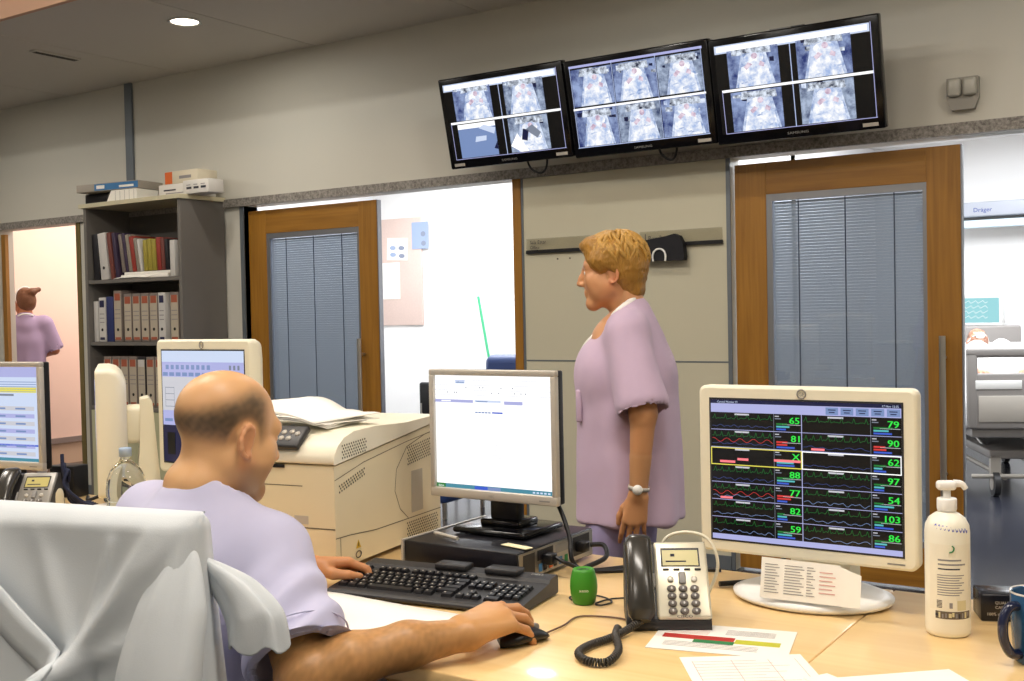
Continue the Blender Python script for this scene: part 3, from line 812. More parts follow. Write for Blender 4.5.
def pline(g, pts, th, y, m):
    for (x0, z0), (x1, z1) in zip(pts, pts[1:]):
        dx, dz = x1 - x0, z1 - z0; L = math.hypot(dx, dz) or 1; nx, nz = -dz / L * th / 2, dx / L * th / 2
        g.quad((x0 - nx, y, z0 - nz), (x1 - nx, y, z1 - nz), (x1 + nx, y, z1 + nz), (x0 + nx, y, z0 + nz), m)
def vitals(g, a, b, c, d):
    rs = random.Random(3); y = -.0008
    g.rect(a, b, c, d, y, ei('black'))
    g.rect(a, b, d - .008, d, y * 1.5, ei('navy')); g.text('Central Monitor 01', a + .015, d - .0065, .006, y * 2, ei('pale')); g.text('17 Nov 12:25', b - .005, d - .0065, .006, y * 2, ei('pale'), align='r')
    g.rect(a, b, d - .027, d - .008, y * 1.5, ei('lav'))
    for i in range(5):
        x = b - .152 + i * .031
        g.rect(x, x + .026, d - .025, d - .010, y * 2, ei('mid')); g.rect(x + .005, x + .021, d - .016, d - .014, y * 2.5, ei('navy')); g.rect(x + .007, x + .019, d - .021, d - .019, y * 2.5, ei('navy'))
    g.rect(a, b, c, c + .010, y * 1.5, ei('lav'))
    L = ['65', '81', 'X', '88', '77', '82', '59']; Rr = ['79', '90', '62', '97', '54', '103', '86']
    top, bot = d - .027, c + .010; rh = (top - bot) / 7; cw = (b - a) / 2
    for col in range(2):
        for r in range(7):
            x0 = a + col * cw; x1 = x0 + cw; z1 = top - r * rh; z0 = z1 - rh; xv = x0 + cw * .70
            g.rect(x0, x1, z0, z0 + .0012, y * 1.6, ei('lav'))
            g.rect(x0 + cw * .27, x0 + cw * .43, z1 - .0055, z1 - .002, y * 1.6, ei('silver'))
            v = (L, Rr)[col][r]
            [g.text(v, x1 - .004 - o, z1 - .0195, .019, y * 3, ei('green'), align='r', wide=1.25) for o in (0, .0009)]
            g.rect(xv, xv + .0008, z0, z1, y * 1.6, ei('grey'))
            g.rect(xv + .003, xv + .012, z1 - .006, z1 - .004, y * 2, ei('silver')); g.rect(xv + .003, xv + .016, z1 - .011, z1 - .009, y * 2, ei('grey'))
            hot = (col, r) in ((0, 1), (0, 4), (1, 1))
            for k in range(3):
                w = rs.uniform(.015, .04)
                g.rect(xv + .006, xv + .006 + w, z0 + .004 + k * .0055, z0 + .0075 + k * .0055, y * 2, ei('red' if hot and k else ('bluetrace', 'cyan', 'dkgreen')[k]))
            g.rect(x1 - .042, x1 - .002, z1 - .0225, z1 - .0215, y * 2, ei('silver'))
            if (col, r) == (0, 2):
                g.rect(x0 + .02, x0 + .055, z0 + .005, z0 + .010, y * 2, ei('salmon')); g.rect(x0 + .06, x0 + .085, z0 + .011, z0 + .016, y * 2, ei('salmon')); g.rect(xv, x1 - .003, z0 + .013, z0 + .018, y * 2.5, ei('salmon'))
                for q in ((x0, x1, z0, z0 + .002), (x0, x1, z1 - .002, z1), (x0, x0 + .002, z0, z1), (x1 - .002, x1, z0, z1)): g.rect(*q, y=y * 3.5, mi=ei('yellow'))
                continue
            pts = []; n = 44; beat = rs.choice([5, 7, 8])
            for i in range(n + 1):
                zz = z1 - .0125 + rs.uniform(-.0016, .0016)
                if i % beat == 2: zz = z1 - .004
                if i % beat == 3: zz = z1 - .0145
                pts.append((x0 + .003 + (xv - x0 - .005) * i / n, zz))
            if not (col == 1 and r == 2): pline(g, pts, .0007, y * 2, ei('dkgreen'))
            if r != 0 or col == 0:
                amp = rs.uniform(.002, .004); ph = rs.uniform(0, 6); fr = rs.uniform(3, 7)
                pts = [(x0 + .003 + (xv - x0 - .005) * i / 40, z0 + .009 + amp * math.sin(ph + fr * 2 * PI * i / 40) * math.sin(.3 * i) + rs.uniform(-.0006, .0006)) for i in range(41)]
                if not (col == 1 and r in (0,)): pline(g, pts, .0009, y * 2, ei('mid' if r > 3 else 'blue'))
            if hot:
                pts = [(x0 + .003 + (xv - x0 - .005) * i / 40, z0 + .016 + .004 * math.sin(1 + 9 * PI * i / 40)) for i in range(41)]
                if col == 0: pline(g, pts, .0008, y * 2, ei('red'))
            if (col, r) in ((1, 1), (0, 4)): g.rect(x0 + .02, x0 + .048, z0 + .003, z0 + .0075, y * 2.5, ei('salmon'))
            if (col, r) == (1, 2):
                for q in ((x0, x1, z0, z0 + .002), (x0, x1, z1 - .002, z1), (x0, x0 + .002, z0, z1), (x1 - .002, x1, z0, z1)): g.rect(*q, y=y * 3.5, mi=ei('white'))
    g.rect(a + cw - .0008, a + cw + .0008, bot, top, y * 2.5, ei('lav'))
cream_monitor('cream monitor showing rows of coloured patient heart traces', (-.748, 2.20, ZD), 0, (.975, 1, .988), vitals)
def sheet(g, a, b, c, d):
    y = -.0008
    g.rect(a, b, c, d, y, ei('navy')); g.rect(a, b, c + .1, d, y * 1.4, ei('lav')); g.rect(a, b, c + .14, d - .07, y * 1.6, ei('silver'))
    g.rect(a, b, d - .03, d, y * 1.6, ei('pale'))
    for i in range(9): g.rect(a + .02 + i * .026, a + .036 + i * .026, d - .05, d - .038, y * 2, ei('mid'))
    for i in range(3): g.rect(b - .07 + i * .02, b - .06 + i * .02, d - .05, d - .038, y * 2, ei('grey'))
    for i in range(12): g.rect(a + .005 + i * .033, a + .03 + i * .033, d - .068, d - .058, y * 2, ei('mid'))
    for i in range(4): g.rect(a + .015, a + .06, d - .1 - i * .017, d - .0985 - i * .017, y * 2, ei('grey'))
    for x in (a + .015, a + .06): g.rect(x, x + .0015, d - .152, d - .098, y * 2, ei('grey'))
    for i in range(6): g.rect(a + .01 + i * .06, a + .05 + i * .06, c + .11, c + .118, y * 2, ei('mid'))
    for i in range(5): g.rect(a + .02 + i * .07, a + .06 + i * .07, c + .02, c + .08, y * 2, ei('black'))
cream_monitor('cream monitor with a pale spreadsheet partly hidden by the bald head', (-2.545, 2.20, ZD + .048), 0, (.871, .9, 1.11), sheet)
tag(MB().rbox(-2.74, -2.35, 2.10, 2.38, ZD + .001, ZD + .047, .006).build('monitor_riser', M['cream2']), 'low cream riser under the monitor behind the bald head', 'stand')
cream_monitor('white monitor seen edge-on behind the water bottle', (-2.945, 2.13, ZD), R(-37), 1.04, sheet)

# ---------------------------------------------------------------- silver flat monitors
def silver_monitor(label, loc, rz, z0, content, text, sc=(1, 1, 1)):
    t = thing('flat_monitor', label, 'monitor', loc, rz); t.scale = sc
    W, H = .384, .312
    fr = MB(); b = .0145
    for q in ((-W / 2, W / 2, z0 + H - b, z0 + H), (-W / 2, W / 2, z0, z0 + .023), (-W / 2, -W / 2 + b, z0 + .02, z0 + H - b + .001), (W / 2 - b, W / 2, z0 + .02, z0 + H - b + .001)):
        fr.rbox(q[0], q[1], 0, .018, q[2], q[3], .003)
    fr.build('bezel', M['silver'], t)
    MB().rbox(-W / 2 + .001, W / 2 - .001, .012, .04, z0 + .001, z0 + H - .001, .004).rbox(-.13, .13, .038, .06, z0 + .05, z0 + H - .05, .01).build('back_cover', M['black'], t)
    g = MB(); content(g, -W / 2 + b, W / 2 - b, z0 + .022, z0 + H - b, .0095); g.build('screen_picture', EM, t)
    MB().text(text, 0, z0 + .008, .0085, -.0006, align='c').rect(W / 2 - .05, W / 2 - .02, z0 + .009, z0 + .012, -.0006).build('lettering', M['grey'], t)
    MB().rbox(-.042, .042, .05, .085, .012, z0 + .12, .006).build('stand_neck', M['black'], t)
    MB().rbox(-.11, .11, -.02, .16, 0, .014, .006).rbox(-.06, .06, .03, .12, .012, .03, .006).build('stand_base', M['blackgloss'], t)
    return t
def web(g, a, b, c, d, y):
    g.rect(a, b, c, d, y, ei('white')); y -= .0004
    for i in range(4): g.rect(a, b, d - .012 - i * .012, d - .0113 - i * .012, y, ei('lav'))
    g.rect(a + .065, a + .095, d - .02, d - .012, y, ei('pale')); g.rect(a + .067, a + .093, d - .018, d - .016, y - .0002, ei('mid'))
    rs = random.Random(5)
    for i in range(14):
        x = a + rs.uniform(.03, .3); z = d - .018 - rs.choice((0, 1, 2, 2, 2)) * .0125
        g.rect(x, x + .003, z, z + .003, y, ei('grey'))
    g.rect(a, a + .12, d - .066, d - .059, y, ei('lav')); g.rect(a + .125, a + .205, d - .064, d - .059, y, ei('pale')); g.rect(a + .215, a + .27, d - .068, d - .060, y, ei('lav'))
    g.rect(a + .02, a + .05, d - .064, d - .061, y - .0002, ei('white')); g.rect(a + .13, a + .165, d - .0632, d - .061, y - .0002, ei('mid'))
    for i in range(5): g.rect(a + .126 + i * .01, a + .134 + i * .01, d - .09, d - .087, y, ei('mid'))
    g.rect(a + .178, a + .21, d - .09, d - .0865, y, ei('bluetrace'))
    for i in range(7): g.rect(a + .17 + rs.uniform(0, .02), a + .2 + rs.uniform(0, .01), d - .16 - i * .006, d - .159 - i * .006, y, ei('silver'))
    g.rect(a, b, c, c + .0105, y, ei('teal')); g.rect(a, a + .028, c, c + .0105, y - .0002, ei('dkgreen')); g.rect(a + .12, a + .16, c + .001, c + .009, y - .0002, ei('bluetrace')); g.rect(a + .16, a + .2, c + .001, c + .009, y - .0002, ei('mid'))
    g.text('Inicio', a + .005, c + .002, .008, y - .0004, ei('white'))
    for i in range(5): g.rect(b - .06 + i * .011, b - .053 + i * .011, c + .003, c + .007, y - .0002, ei('pale'))
silver_monitor('silver-framed monitor with a white web page standing on the desktop computer', (-1.501, 2.17, ZD + .0765), 0, .080, web, 'NEC', (.955, 1, 1.01))
def portal(g, a, b, c, d, y):
    g.rect(a, b, c, d, y, ei('pale')); y -= .0004
    g.rect(a, b, d - .03, d, y, ei('lav')); g.rect(a, b - .01, d - .075, d - .06, y, ei('yellow')); g.rect(a, b - .1, d - .085, d - .079, y, ei('grey'))
    for i in range(5): g.rect(a, b - .01, d - .045 - i * .007, d - .043 - i * .007, y, ei('mid'))
    for i in range(7):
        z = d - .115 - i * .022
        g.rect(a + .01, b - .02, z - .012, z, y, ei('lav' if i % 2 else 'silver'))
        for k in range(4): g.rect(a + .02 + k * .08, a + .06 + k * .08, z - .009, z - .004, y - .0002, ei('mid'))
    g.rect(a, b, c + .045, c + .05, y, ei('bluetrace')); g.rect(a, b, c, c + .01, y, ei('teal'))
silver_monitor('silver-framed monitor with a pale blue page at the left edge, by the desk phone', (-3.484, 2.116, ZD), R(9), .107, portal, 'LCD', (1.141, 1.1, 1.141))

# ---------------------------------------------------------------- desktop computer under the silver monitor
t = thing('desktop_computer', 'flat black desktop computer lying under the silver monitor', 'computer', (-1.4975, 2.03, ZD))
MB().rbox(-.162, .158, .0, .34, .006, .074, .003).build('casing', mat('computer_black', '17161b', .32, bump=.02, bscale=400), t)
MB().box(-.168, -.1615, -.004, .342, .004, .076).build('front_bezel', M['silver'], t)
MB().box(.158, .161, .004, .336, .01, .07).build('rear_plate', M['steel'], t)
g = MB(); x = .1612
def side(y0, y1, z0, z1, m, k=0): g.quad((x + k, y0, z0), (x + k, y1, z0), (x + k, y1, z1), (x + k, y0, z1), m)
side(.02, .07, .015, .065, 1); side(.08, .15, .042, .066, 1); side(.16, .22, .044, .064, 0); side(.24, .32, .02, .066, 1)
for i in range(9): side(.083 + i * .0075, .087 + i * .0075, .045, .063, 2, .0004)
for y0, m in ((.085, 3), (.105, 2), (.13, 4), (.15, 2), (.175, 3), (.2, 5), (.222, 2)): side(y0, y0 + .015, .016, .034, m, .0006)
g.build('port_panel', [M['grey'], M['darkgrey'], M['black'], M['bluep'], M['orange'], M['green']], t)
for y0 in (.1, .25):
    MB().rbox(.161, .186, y0, y0 + .03, .03, .055, .004).build('plug', M['black'], t)
MB().cyl((.162, .035, .02), (.165, .035, .02), .004, 10).build('status_light', emit('status_green', 'b6f03c', 2), t)
for sx in (-.13, .13):
    for sy in (.04, .3): MB().cyl((sx, sy, 0), (sx, sy, .008), .012, 12).build('foot', M['black'], t)
tag(MB().at((-1.375, 2.085, ZD + .0765), (0, 0, R(-12))).box(-.04, .04, -.012, .012, 0, .0015).build('sticky_note', mat('cream_note', 'e9e0b8', .8)), 'cream sticky note on top of the black desktop computer', 'note')
pn = MB(); pn.tube([(-1.62, 2.10, ZD + .083), (-1.53, 2.068, ZD + .083)], .0045, 10)
tag(pn.build('silver_pen', M['silver']), 'silver pen lying on the black computer left of the monitor foot', 'pen')

# ---------------------------------------------------------------- keyboard with separate keys
kb = thing('computer_keyboard', 'dark grey computer keyboard with black keys in front of the seated man', 'keyboard', (-1.445, 1.89, ZD), R(7.5))
kw = .232
prof = [(-.098, .004), (-.098, .013), (-.088, .017), (.055, .033), (.062, .040), (.095, .044), (.102, .040), (.102, .004)]
MB().prism(prof, 'x', -kw, kw).build('body', M['darkgrey'], kb, bevel=.004)
sl = math.atan2(.016, .143)
for x0, x1 in ((-.05, .03), (.075, .155)):
    MB().rbox(x0, x1, .058, .1, .04, .054, .004).build('media_block', M['darkgrey'], kb)
MB().at((.195, .08, .0449), (0, 0, 0)).text('DELL', 0, -.006, .014, 0, 0, 'xy', 'c').build('lettering', M['silver'], kb)
KM = {}
def key(u, cx, cy):
    if u not in KM:
        m = MB(); a = u * .0182 / 2 - .0006; hb = .0085
        m.loft([[(-a, -hb, 0), (a, -hb, 0), (a, hb, 0), (-a, hb, 0)], [(-a + .0022, -hb + .0018, .0075), (a - .0022, -hb + .0018, .0075), (a - .0022, hb - .003, .0085), (-a + .0022, hb - .003, .0085)]], 0, False)
        m.rect(-.002, .003, .0, .004, 0, 1) if False else m.flat(-a + .0045, -a + .0085, -.0005, .0035, .0084, 1)
        o = m.build('key', [M['black'], M['silver']], kb)
        KM[u] = o
    else:
        o = KM[u].copy(); COL.objects.link(o); o.parent = kb
    o.location = (cx, cy, .017 + (cy + .088) * .112 - .001); o.rotation_euler = (sl, 0, 0)
P_ = .0191
x0 = -kw + .012
rows = [(.042, [(1, 0)] + [(1, 2 + i + (i // 4) * .5) for i in range(12)]),
        (.013, [(1, i) for i in range(13)] + [(2, 13)]),
        (-.006, [(1.5, 0)] + [(1, 1.5 + i) for i in range(12)] + [(1.5, 13.5)]),
        (-.025, [(1.75, 0)] + [(1, 1.75 + i) for i in range(11)] + [(2.25, 12.75)]),
        (-.044, [(1.25, 0)] + [(1, 1.25 + i) for i in range(11)] + [(2.75, 12.25)]),
        (-.063, [(1.25, 0), (1.25, 1.25), (1.25, 2.5), (6.25, 3.75), (1.25, 10), (1.25, 11.25), (1.5, 13.5)])]
for cy, ks in rows:
    for u, s in ks: key(u, x0 + (s + u / 2) * P_, cy)
xn = x0 + 15.3 * P_
for cy in (.013, -.006):
    for i in range(3): key(1, xn + (i + .5) * P_, cy)
key(1, xn + 1.5 * P_, -.044)
for i in range(3): key(1, xn + (i + .5) * P_, -.063)
xp = xn + 3.4 * P_
for cy in (.013, -.006, -.025, -.044):
    for i in range(4): key(1, xp + (i + .5) * P_, cy)
key(2, xp + P_, -.063)

# ---------------------------------------------------------------- mouse
ms = thing('computer_mouse', 'black computer mouse under the seated man\'s right hand', 'mouse', (-1.105, 1.692, ZD), R(-16))
rings = []
for i in range(13):
    u = i / 12; y = -.056 + .112 * u
    w = .030 * (1 - abs(2 * u - 1) ** 3.2) ** .5 + .0005; h = .036 * math.sin(PI * min(1, (u * .86 + .1))) ** .7 * (1 - .28 * u)
    rings.append([(w * math.cos(2 * PI * k / 20), y, .001 + max(0, h * (.5 + .5 * math.sin(2 * PI * k / 20)))) for k in range(20)])
MB().loft(rings).build('shell', M['black'], ms)
MB().cyl((-.003, .03, .0235), (.003, .03, .0235), .007, 14).build('wheel', M['grey'], ms)
mc = [(0, .054, .006), (-.02, .12, .004), (-.045, .19, .003), (.02, .235, .003), (.07, .222, .003), (.105, .222, .003)]
MB().tube(mc, .0018, 6, sub=8).build('mouse_cord', mat('brown_cord', '6b5040', .5), ms)

# ---------------------------------------------------------------- desk phones
def phone(label, loc, rz, coil=True, face='d3cdb8'):
    t = thing('desk_phone', label, 'phone', loc, rz)
    W = .160
    M_sil = M['silver']
    p = [(0, .0), (0, .018), (.112, .146), (.128, .143), (.15, .05), (.15, 0)]
    MB().prism([(y, z) for y, z in p], 'x', 0, W).build('base', M['darkgrey'], t, bevel=.006)
    tl = math.atan2(.128, .112); X = ((0, .0, .018), (tl, 0, 0))
    MB().at(*X).rbox(.058, W + .001, .004, .168, -.004, .008, .008, seg=3).build('face_plate', mat('phone_silver', face, .3, metal=.25), t)
    MB().at(*X).box(.071, W - .014, .112, .152, .0075, .009).build('display_rim', M['darkgrey'], t)
    d = MB().at(*X); d.box(.074, W - .017, .114, .147, .0085, .0096, 0)
    for q in ((.09, .098, .133, .139), (.08, .12, .121, .124)): d.box(*q, .0096, .0099, 1)
    d.build('display', [mat('lcd_olive', 'bdb271', .3), M['inkdark']], t)
    for i in range(4): MB().at(*X).rbox(.0735 + i * .0205, .0855 + i * .0205, .1035, .1075, .007, .0105, .001).build('soft_key', M['black'], t)
    MB().at(*X).rbox(.1025, .1165, .074, .099, .007, .013, .006, seg=3).build('navigation_key', M['grey'], t)
    for x in (.087, .132): MB().at(*X).lathe([(.006, .007), (.006, .011), (.004, .012), (0, .012)], (x, .084, 0), 16, cap=False).build('round_key', M_sil, t)
    kk = None
    for r in range(4):
        for c in range(3):
            if kk is None:
                m = MB(); m.lathe([(.0085, .0), (.0085, .005), (.0065, .0072), (0, .0075)], n=18, sy=.78, cap=False); m.text('8', 0, -.003, .0075, .0078, 1, 'xy', 'c')
                kk = m.build('key', [mat('phone_key', '6f6a66', .35), M['white']], t); o = kk
            else: o = kk.copy(); COL.objects.link(o); o.parent = t
            q = Matrix.LocRotScale(Vector(X[0]), Euler(X[1]), None) @ Vector((.0875 + c * .022, .064 - r * .0155, .007))
            o.location = q; o.rotation_euler = X[1]
    MB().at(*X).text('CISCO', .109, .0045, .0085, .0084, 0, 'xy', 'c', 1.2).build('lettering', M['inkdark'], t)
    MB().at(*X).rbox(.053, .0585, .07, .1, -.006, .006, .002).build('volume_rocker', M['grey'], t)
    # handset lying on the left of the face
    rings = []
    for i in range(19):
        u = i / 18; s = -.004 + .182 * u
        end = min(1, min(u, 1 - u) / .09) ** .5
        wd = .0275 * (.62 + .38 * end) * (1 - .10 * math.sin(PI * u)); n0 = .012 + .020 * math.sin(PI * u) ** .8; th = .018 * (.45 + .55 * end)
        rings.append([(.0275 + wd * (abs(math.cos(a)) ** .7) * (1 if math.cos(a) > 0 else -1), s, n0 + th * (abs(math.sin(a)) ** .8) * (1 if math.sin(a) > 0 else -1)) for a in [2 * PI * k / 20 for k in range(20)]])
    MB().at(*X).loft(rings).build('handset', mat('handset_grey', '35332f', .22, spec=.6), t)
    if coil:
        ctr = [Vector(p) for p in coil]; path = spline(ctr, 14); pts = []; ang = 0
        up = Vector((0, 0, 1)); dense = []
        for a, b in zip(path, path[1:]):
            for k in range(6): dense.append(a.lerp(b, k / 6))
        for i in range(len(dense) - 1):
            tn = (dense[i + 1] - dense[i]); L = tn.length; tn.normalize(); s = tn.cross(up).normalized(); v = s.cross(tn)
            ang += L / .0056 * 2 * PI
            pts.append(dense[i] + (s * math.cos(ang) + v * math.sin(ang)) * .0058)
        MB().tube(pts, .0021, 5).build('coiled_cord', mat('cord_grey', '3a3631', .4), t)
    return t
PR = R(30)
c39, s39 = math.cos(PR), math.sin(PR)
def tol(x, y, z): dx, dy = x + .972, y - 1.848; return (dx * c39 + dy * s39, -dx * s39 + dy * c39, z - ZD)
coil = [tol(-.945, 1.866, .765), tol(-.958, 1.818, .752), tol(-.966, 1.768, .749), tol(-.978, 1.712, .749), tol(-.972, 1.664, .749), tol(-.938, 1.634, .749), tol(-.905, 1.645, .749), tol(-.907, 1.69, .756), tol(-.938, 1.74, .762), tol(-.965, 1.79, .752), tol(-.985, 1.835, .749)]
phone('silver-faced desk phone with a coiled cord in front of the patient monitor screen', (-.972, 1.848, ZD), PR, coil)
phone('dark desk phone with a shade-greyed face by the left edge screen, half hidden by the draped chair', (-3.10, 1.865, ZD), R(33), None, '96938c')  # greyer face plate: the shade on this phone is put into its colour

# ---------------------------------------------------------------- papers and small things on the desk
def paper(name, label, cx, cy, w, d, rz, z, marks=None, th=.0012, group=None):
    t = thing(name, label, 'paper', (cx, cy, z), rz, group)
    MB().box(-w / 2, w / 2, -d / 2, d / 2, 0, th).build('sheet', M['paper'], t)
    g = MB()
    if marks: marks(g, w, d, th + .0003)
    if g.f: g.build('print', [M['ink'], M['inkpink'], M['red'], M['green'], M['yellow'], M['inkdark']], t)
    return t
def form(g, w, d, z):
    for i in range(16): g.flat(-w * .42, w * (.1 + .3 * ((i * 7) % 5) / 5), d * .4 - i * d * .05, d * .4 - i * d * .05 + .0015, z, 1)
    for x in (-.42, -.1, .2, .42): g.flat(w * x, w * x + .001, -d * .4, d * .42, z, 1)
paper('printed_sheet', 'printed white sheet at the bottom edge of the desk in front of the coiled cord', -.648, 1.688, .212, .297, R(34.4), ZD + .0005, form)
paper('printed_sheet', 'blank-looking white sheet at the bottom edge near the pump bottle', -.3845, 1.733, .211, .297, R(42.3), ZD + .0005)
paper('folded_slip', 'small folded white slip between the two sheets at the desk front', -.545, 1.745, .05, .09, R(60), ZD + .0022)
def leaf(g, w, d, z):
    g.flat(-.11, .022, -.014, .012, z, 2); g.flat(-.05, .024, -.032, -.013, z + .0002, 3); g.flat(.024, .105, -.022, .004, z, 4)
    for i in range(5): g.flat(.0, .09, .03 + i * .007, .032 + i * .007, z, 0)
    for i in range(6): g.flat(-.11, -.03, .02 + i * .008, .022 + i * .008, z, 1)
    for i in range(4): g.flat(-.1, .07, -.06 + i * .008, -.058 + i * .008, z, 0)
paper('printed_leaflet', 'white leaflet with red, green and yellow bars lying under the silver phone', -.795, 1.885, .25, .17, R(13), ZD + .0004, leaf)
pd_ = thing('paper_pad', 'pile of white sheets under the seated man\'s right forearm', 'papers', (-1.455, 1.638, ZD + .0005))
for i, (dx, dy, rz) in enumerate(((0, 0, 0), (.004, -.003, R(1)), (-.002, .002, R(-1.2)))):
    MB().at((dx, dy, i * .0032), (0, 0, rz)).grid(lambda u, v: (-.215 + .425 * u, -.135 + .26 * v, .0016 + .001 * math.sin(5 * u + 2 * v)), 12, 6).build('sheet', M['paper'], pd_, solid=.0026)
# leaning chart against the big monitor's foot
t = thing('leaning_chart', 'folded white chart with printed columns leaning on the foot of the patient monitor screen', 'paper', (-.725, 2.125, ZD + .0235), rot=(R(-13), 0, R(3)))
MB().prism([(-.088, 0), (.07, 0), (.07, .078), (-.088, .081)], 'y', 0, .001).prism([(.07, 0), (.112, .0), (.112, .062), (.07, .076)], 'y', -.006, -.005).build('sheet', M['paper'], t)
g = MB()
for x0, x1 in ((-.08, -.05), (-.04, .0), (.005, .022)):
    for i in range(11): g.rect(x0, x1 - .004 * (i % 3), .012 + i * .0055, .0135 + i * .0055, -.0008, 0)
for i in range(6): g.rect(.03, .062 - .006 * (i % 2), .02 + i * .008, .022 + i * .008, -.0008, 1)
g.build('print', [M['ink'], M['inkpink']], t)
# pump bottle
t = thing('pump_bottle', 'tall white pump bottle of lotion standing right of the patient monitor screen', 'bottle', (-.453, 2.13, ZD), R(22))
MB().lathe([(0, 0), (.034, 0), (.0385, .004), (.0395, .012), (.0395, .19), (.038, .203), (.032, .215), (.022, .223), (.0145, .227), (.0145, .232), (0, .232)], n=40, cap=False).build('body', mat('lotion_white', 'f2eedd', .3), t)
MB().lathe([(.0165, .228), (.0175, .232), (.0175, .249), (.0165, .251), (0, .251)], n=28, cap=False).build('collar', M['white'], t)
b = MB(); b.lathe([(.007, .25), (.007, .268), (.0, .268)], n=16, cap=False); b.rbox(-.018, .016, -.012, .012, .266, .283, .006, seg=3); b.tube([(.012, 0, .278), (.026, 0, .277), (.033, 0, .268)], [.0075, .006, .005], 10, sub=4)
b.build('pump_head', M['white'], t)
def wrapq(g, a0, a1, z0, z1, m, r=.0399, n=6):
    for i in range(n):
        p, q = R(-90 + a0 + (a1 - a0) * i / n), R(-90 + a0 + (a1 - a0) * (i + 1) / n)
        g.quad((r * math.cos(p), r * math.sin(p), z0), (r * math.cos(q), r * math.sin(q), z0), (r * math.cos(q), r * math.sin(q), z1), (r * math.cos(p), r * math.sin(p), z1), m)
g = MB()
wrapq(g, -60, 62, .052, .172, 0, .0397, 12)
for i, (a0, a1, m, h) in enumerate(((-34, 26, 1, .003), (-34, 38, 1, .003), (-34, 22, 2, .0025))): wrapq(g, a0, a1, .142 - i * .008, .142 - i * .008 + h, m)
for i in range(9): wrapq(g, -36, 34 - 7 * (i % 3), .115 - i * .0045, .1168 - i * .0045, 1)
wrapq(g, -42, 56, .036, .05, 3, .0398, 10)
rs = random.Random(2)
for i in range(11):
    a = -42 + i * 8.5; wrapq(g, a, a + rs.uniform(3, 8), .037 + rs.uniform(0, .004), .045 + rs.uniform(0, .004), rs.choice((4, 5, 1)), .0401, 2)
for i in range(6): wrapq(g, -38, -24, .056 + i * .0025, .0572 + i * .0025, 2, .0399, 2)
wrapq(g, -6, 2, .056, .066, 1, .0399, 2); wrapq(g, 14, 40, .052, .07, 5, .0399, 3)
g.build('label', [mat('label_cream', 'efe9d6', .4), M['ink'], M['inkdark'], mat('label_photo', '6a5f50', .5), M['inkdark'], mat('label_tan', 'd9cfa4', .5)], t)
MB().tube([(-.004, -.0405, .158), (.002, -.0405, .16), (.0045, -.0402, .166), (.001, -.0402, .17)], .0013, 6, sub=4).build('emblem', M['green'], t)
pts = []
for i in range(64):
    a = R(-90 - 45 + 95 * i / 63); z = .204 + .004 * math.sin(i * .9) - .008 * (i / 63); r = .0392 - max(0, (z - .19)) * .24 + .0005
    pts.append((r * math.cos(a), r * math.sin(a), z))
MB().tube(pts, .0012, 5).build('handwriting', mat('blue_marker', '4b58b5', .5), t)
# green barrel gadget
t = thing('barrel_gadget', 'small green barrel-shaped gadget on the desk beside the silver phone', 'gadget', (-1.144, 1.985, ZD))
MB().lathe([(0, 0), (.020, 0), (.0235, .003), (.0278, .022), (.0288, .036), (.0275, .052), (.0235, .068), (.021, .073), (.018, .0735), (.016, .070), (0, .0695)], n=36, cap=False).build('shell', mat('green_rubber', '3f8f24', .45), t)
MB().lathe([(.006, .0702), (.006, .0712), (.013, .0712), (.013, .0702)], n=24, cap=False).build('top_ring', mat('dark_green', '245a18', .5), t)
g = MB().at((0, 0, 0), (0, 0, R(30))); g.text('xeno', 0, .03, .0095, -.0291, align='c'); g.build('lettering', M['white'], t)
MB().tube([(-.03, .0, .003), (-.045, .02, .003), (-.03, .05, .003), (.01, .055, .003), (.05, .03, .003), (.045, -.005, .003), (.028, .0, .003), (.04, .05, .003), (.09, .09, .003)], .0018, 6, sub=8).build('thin_cable', M['darkgrey'], t)
# mug
t = thing('mug', 'dark blue mug at the right edge of the desk', 'mug', (-.288, 2.03, ZD), R(232))
MB().lathe([(0, 0), (.034, 0), (.038, .005), (.041, .06), (.043, .118), (.041, .12), (.039, .117), (.037, .06), (.033, .008), (0, .006)], n=36, cap=False).build('cup', mat('blue_glaze', '1f4a6e', .2, coat=.4), t)
MB().tube([(.04, 0, .1), (.06, 0, .098), (.072, 0, .075), (.07, 0, .045), (.056, 0, .022), (.037, 0, .018)], .0085, 10, sub=5).build('handle', mat('navy_glaze', '141c3c', .2, coat=.4), t)
MB().lathe([(.0412, .1195), (.043, .1215), (.0432, .118)], n=36, cap=False).build('rim', M['silver'], t)
# black box with two lines of print
t = thing('black_box', 'flat black box with two lines of small white print behind the dark mug', 'box', (-.351, 2.266, ZD), R(22))
MB().rbox(-.07, .16, 0, .075, 0, .052, .003).build('carton', mat('box_black', '14141c', .22), t)
g = MB(); g.text('QUALITY PRINT', -.045, .034, .008, -.0008).text('CARTRIDGE', -.045, .025, .008, -.0008).text('100% new inside', -.06, .012, .008, -.0008)
g.build('lettering', M['silver'], t)
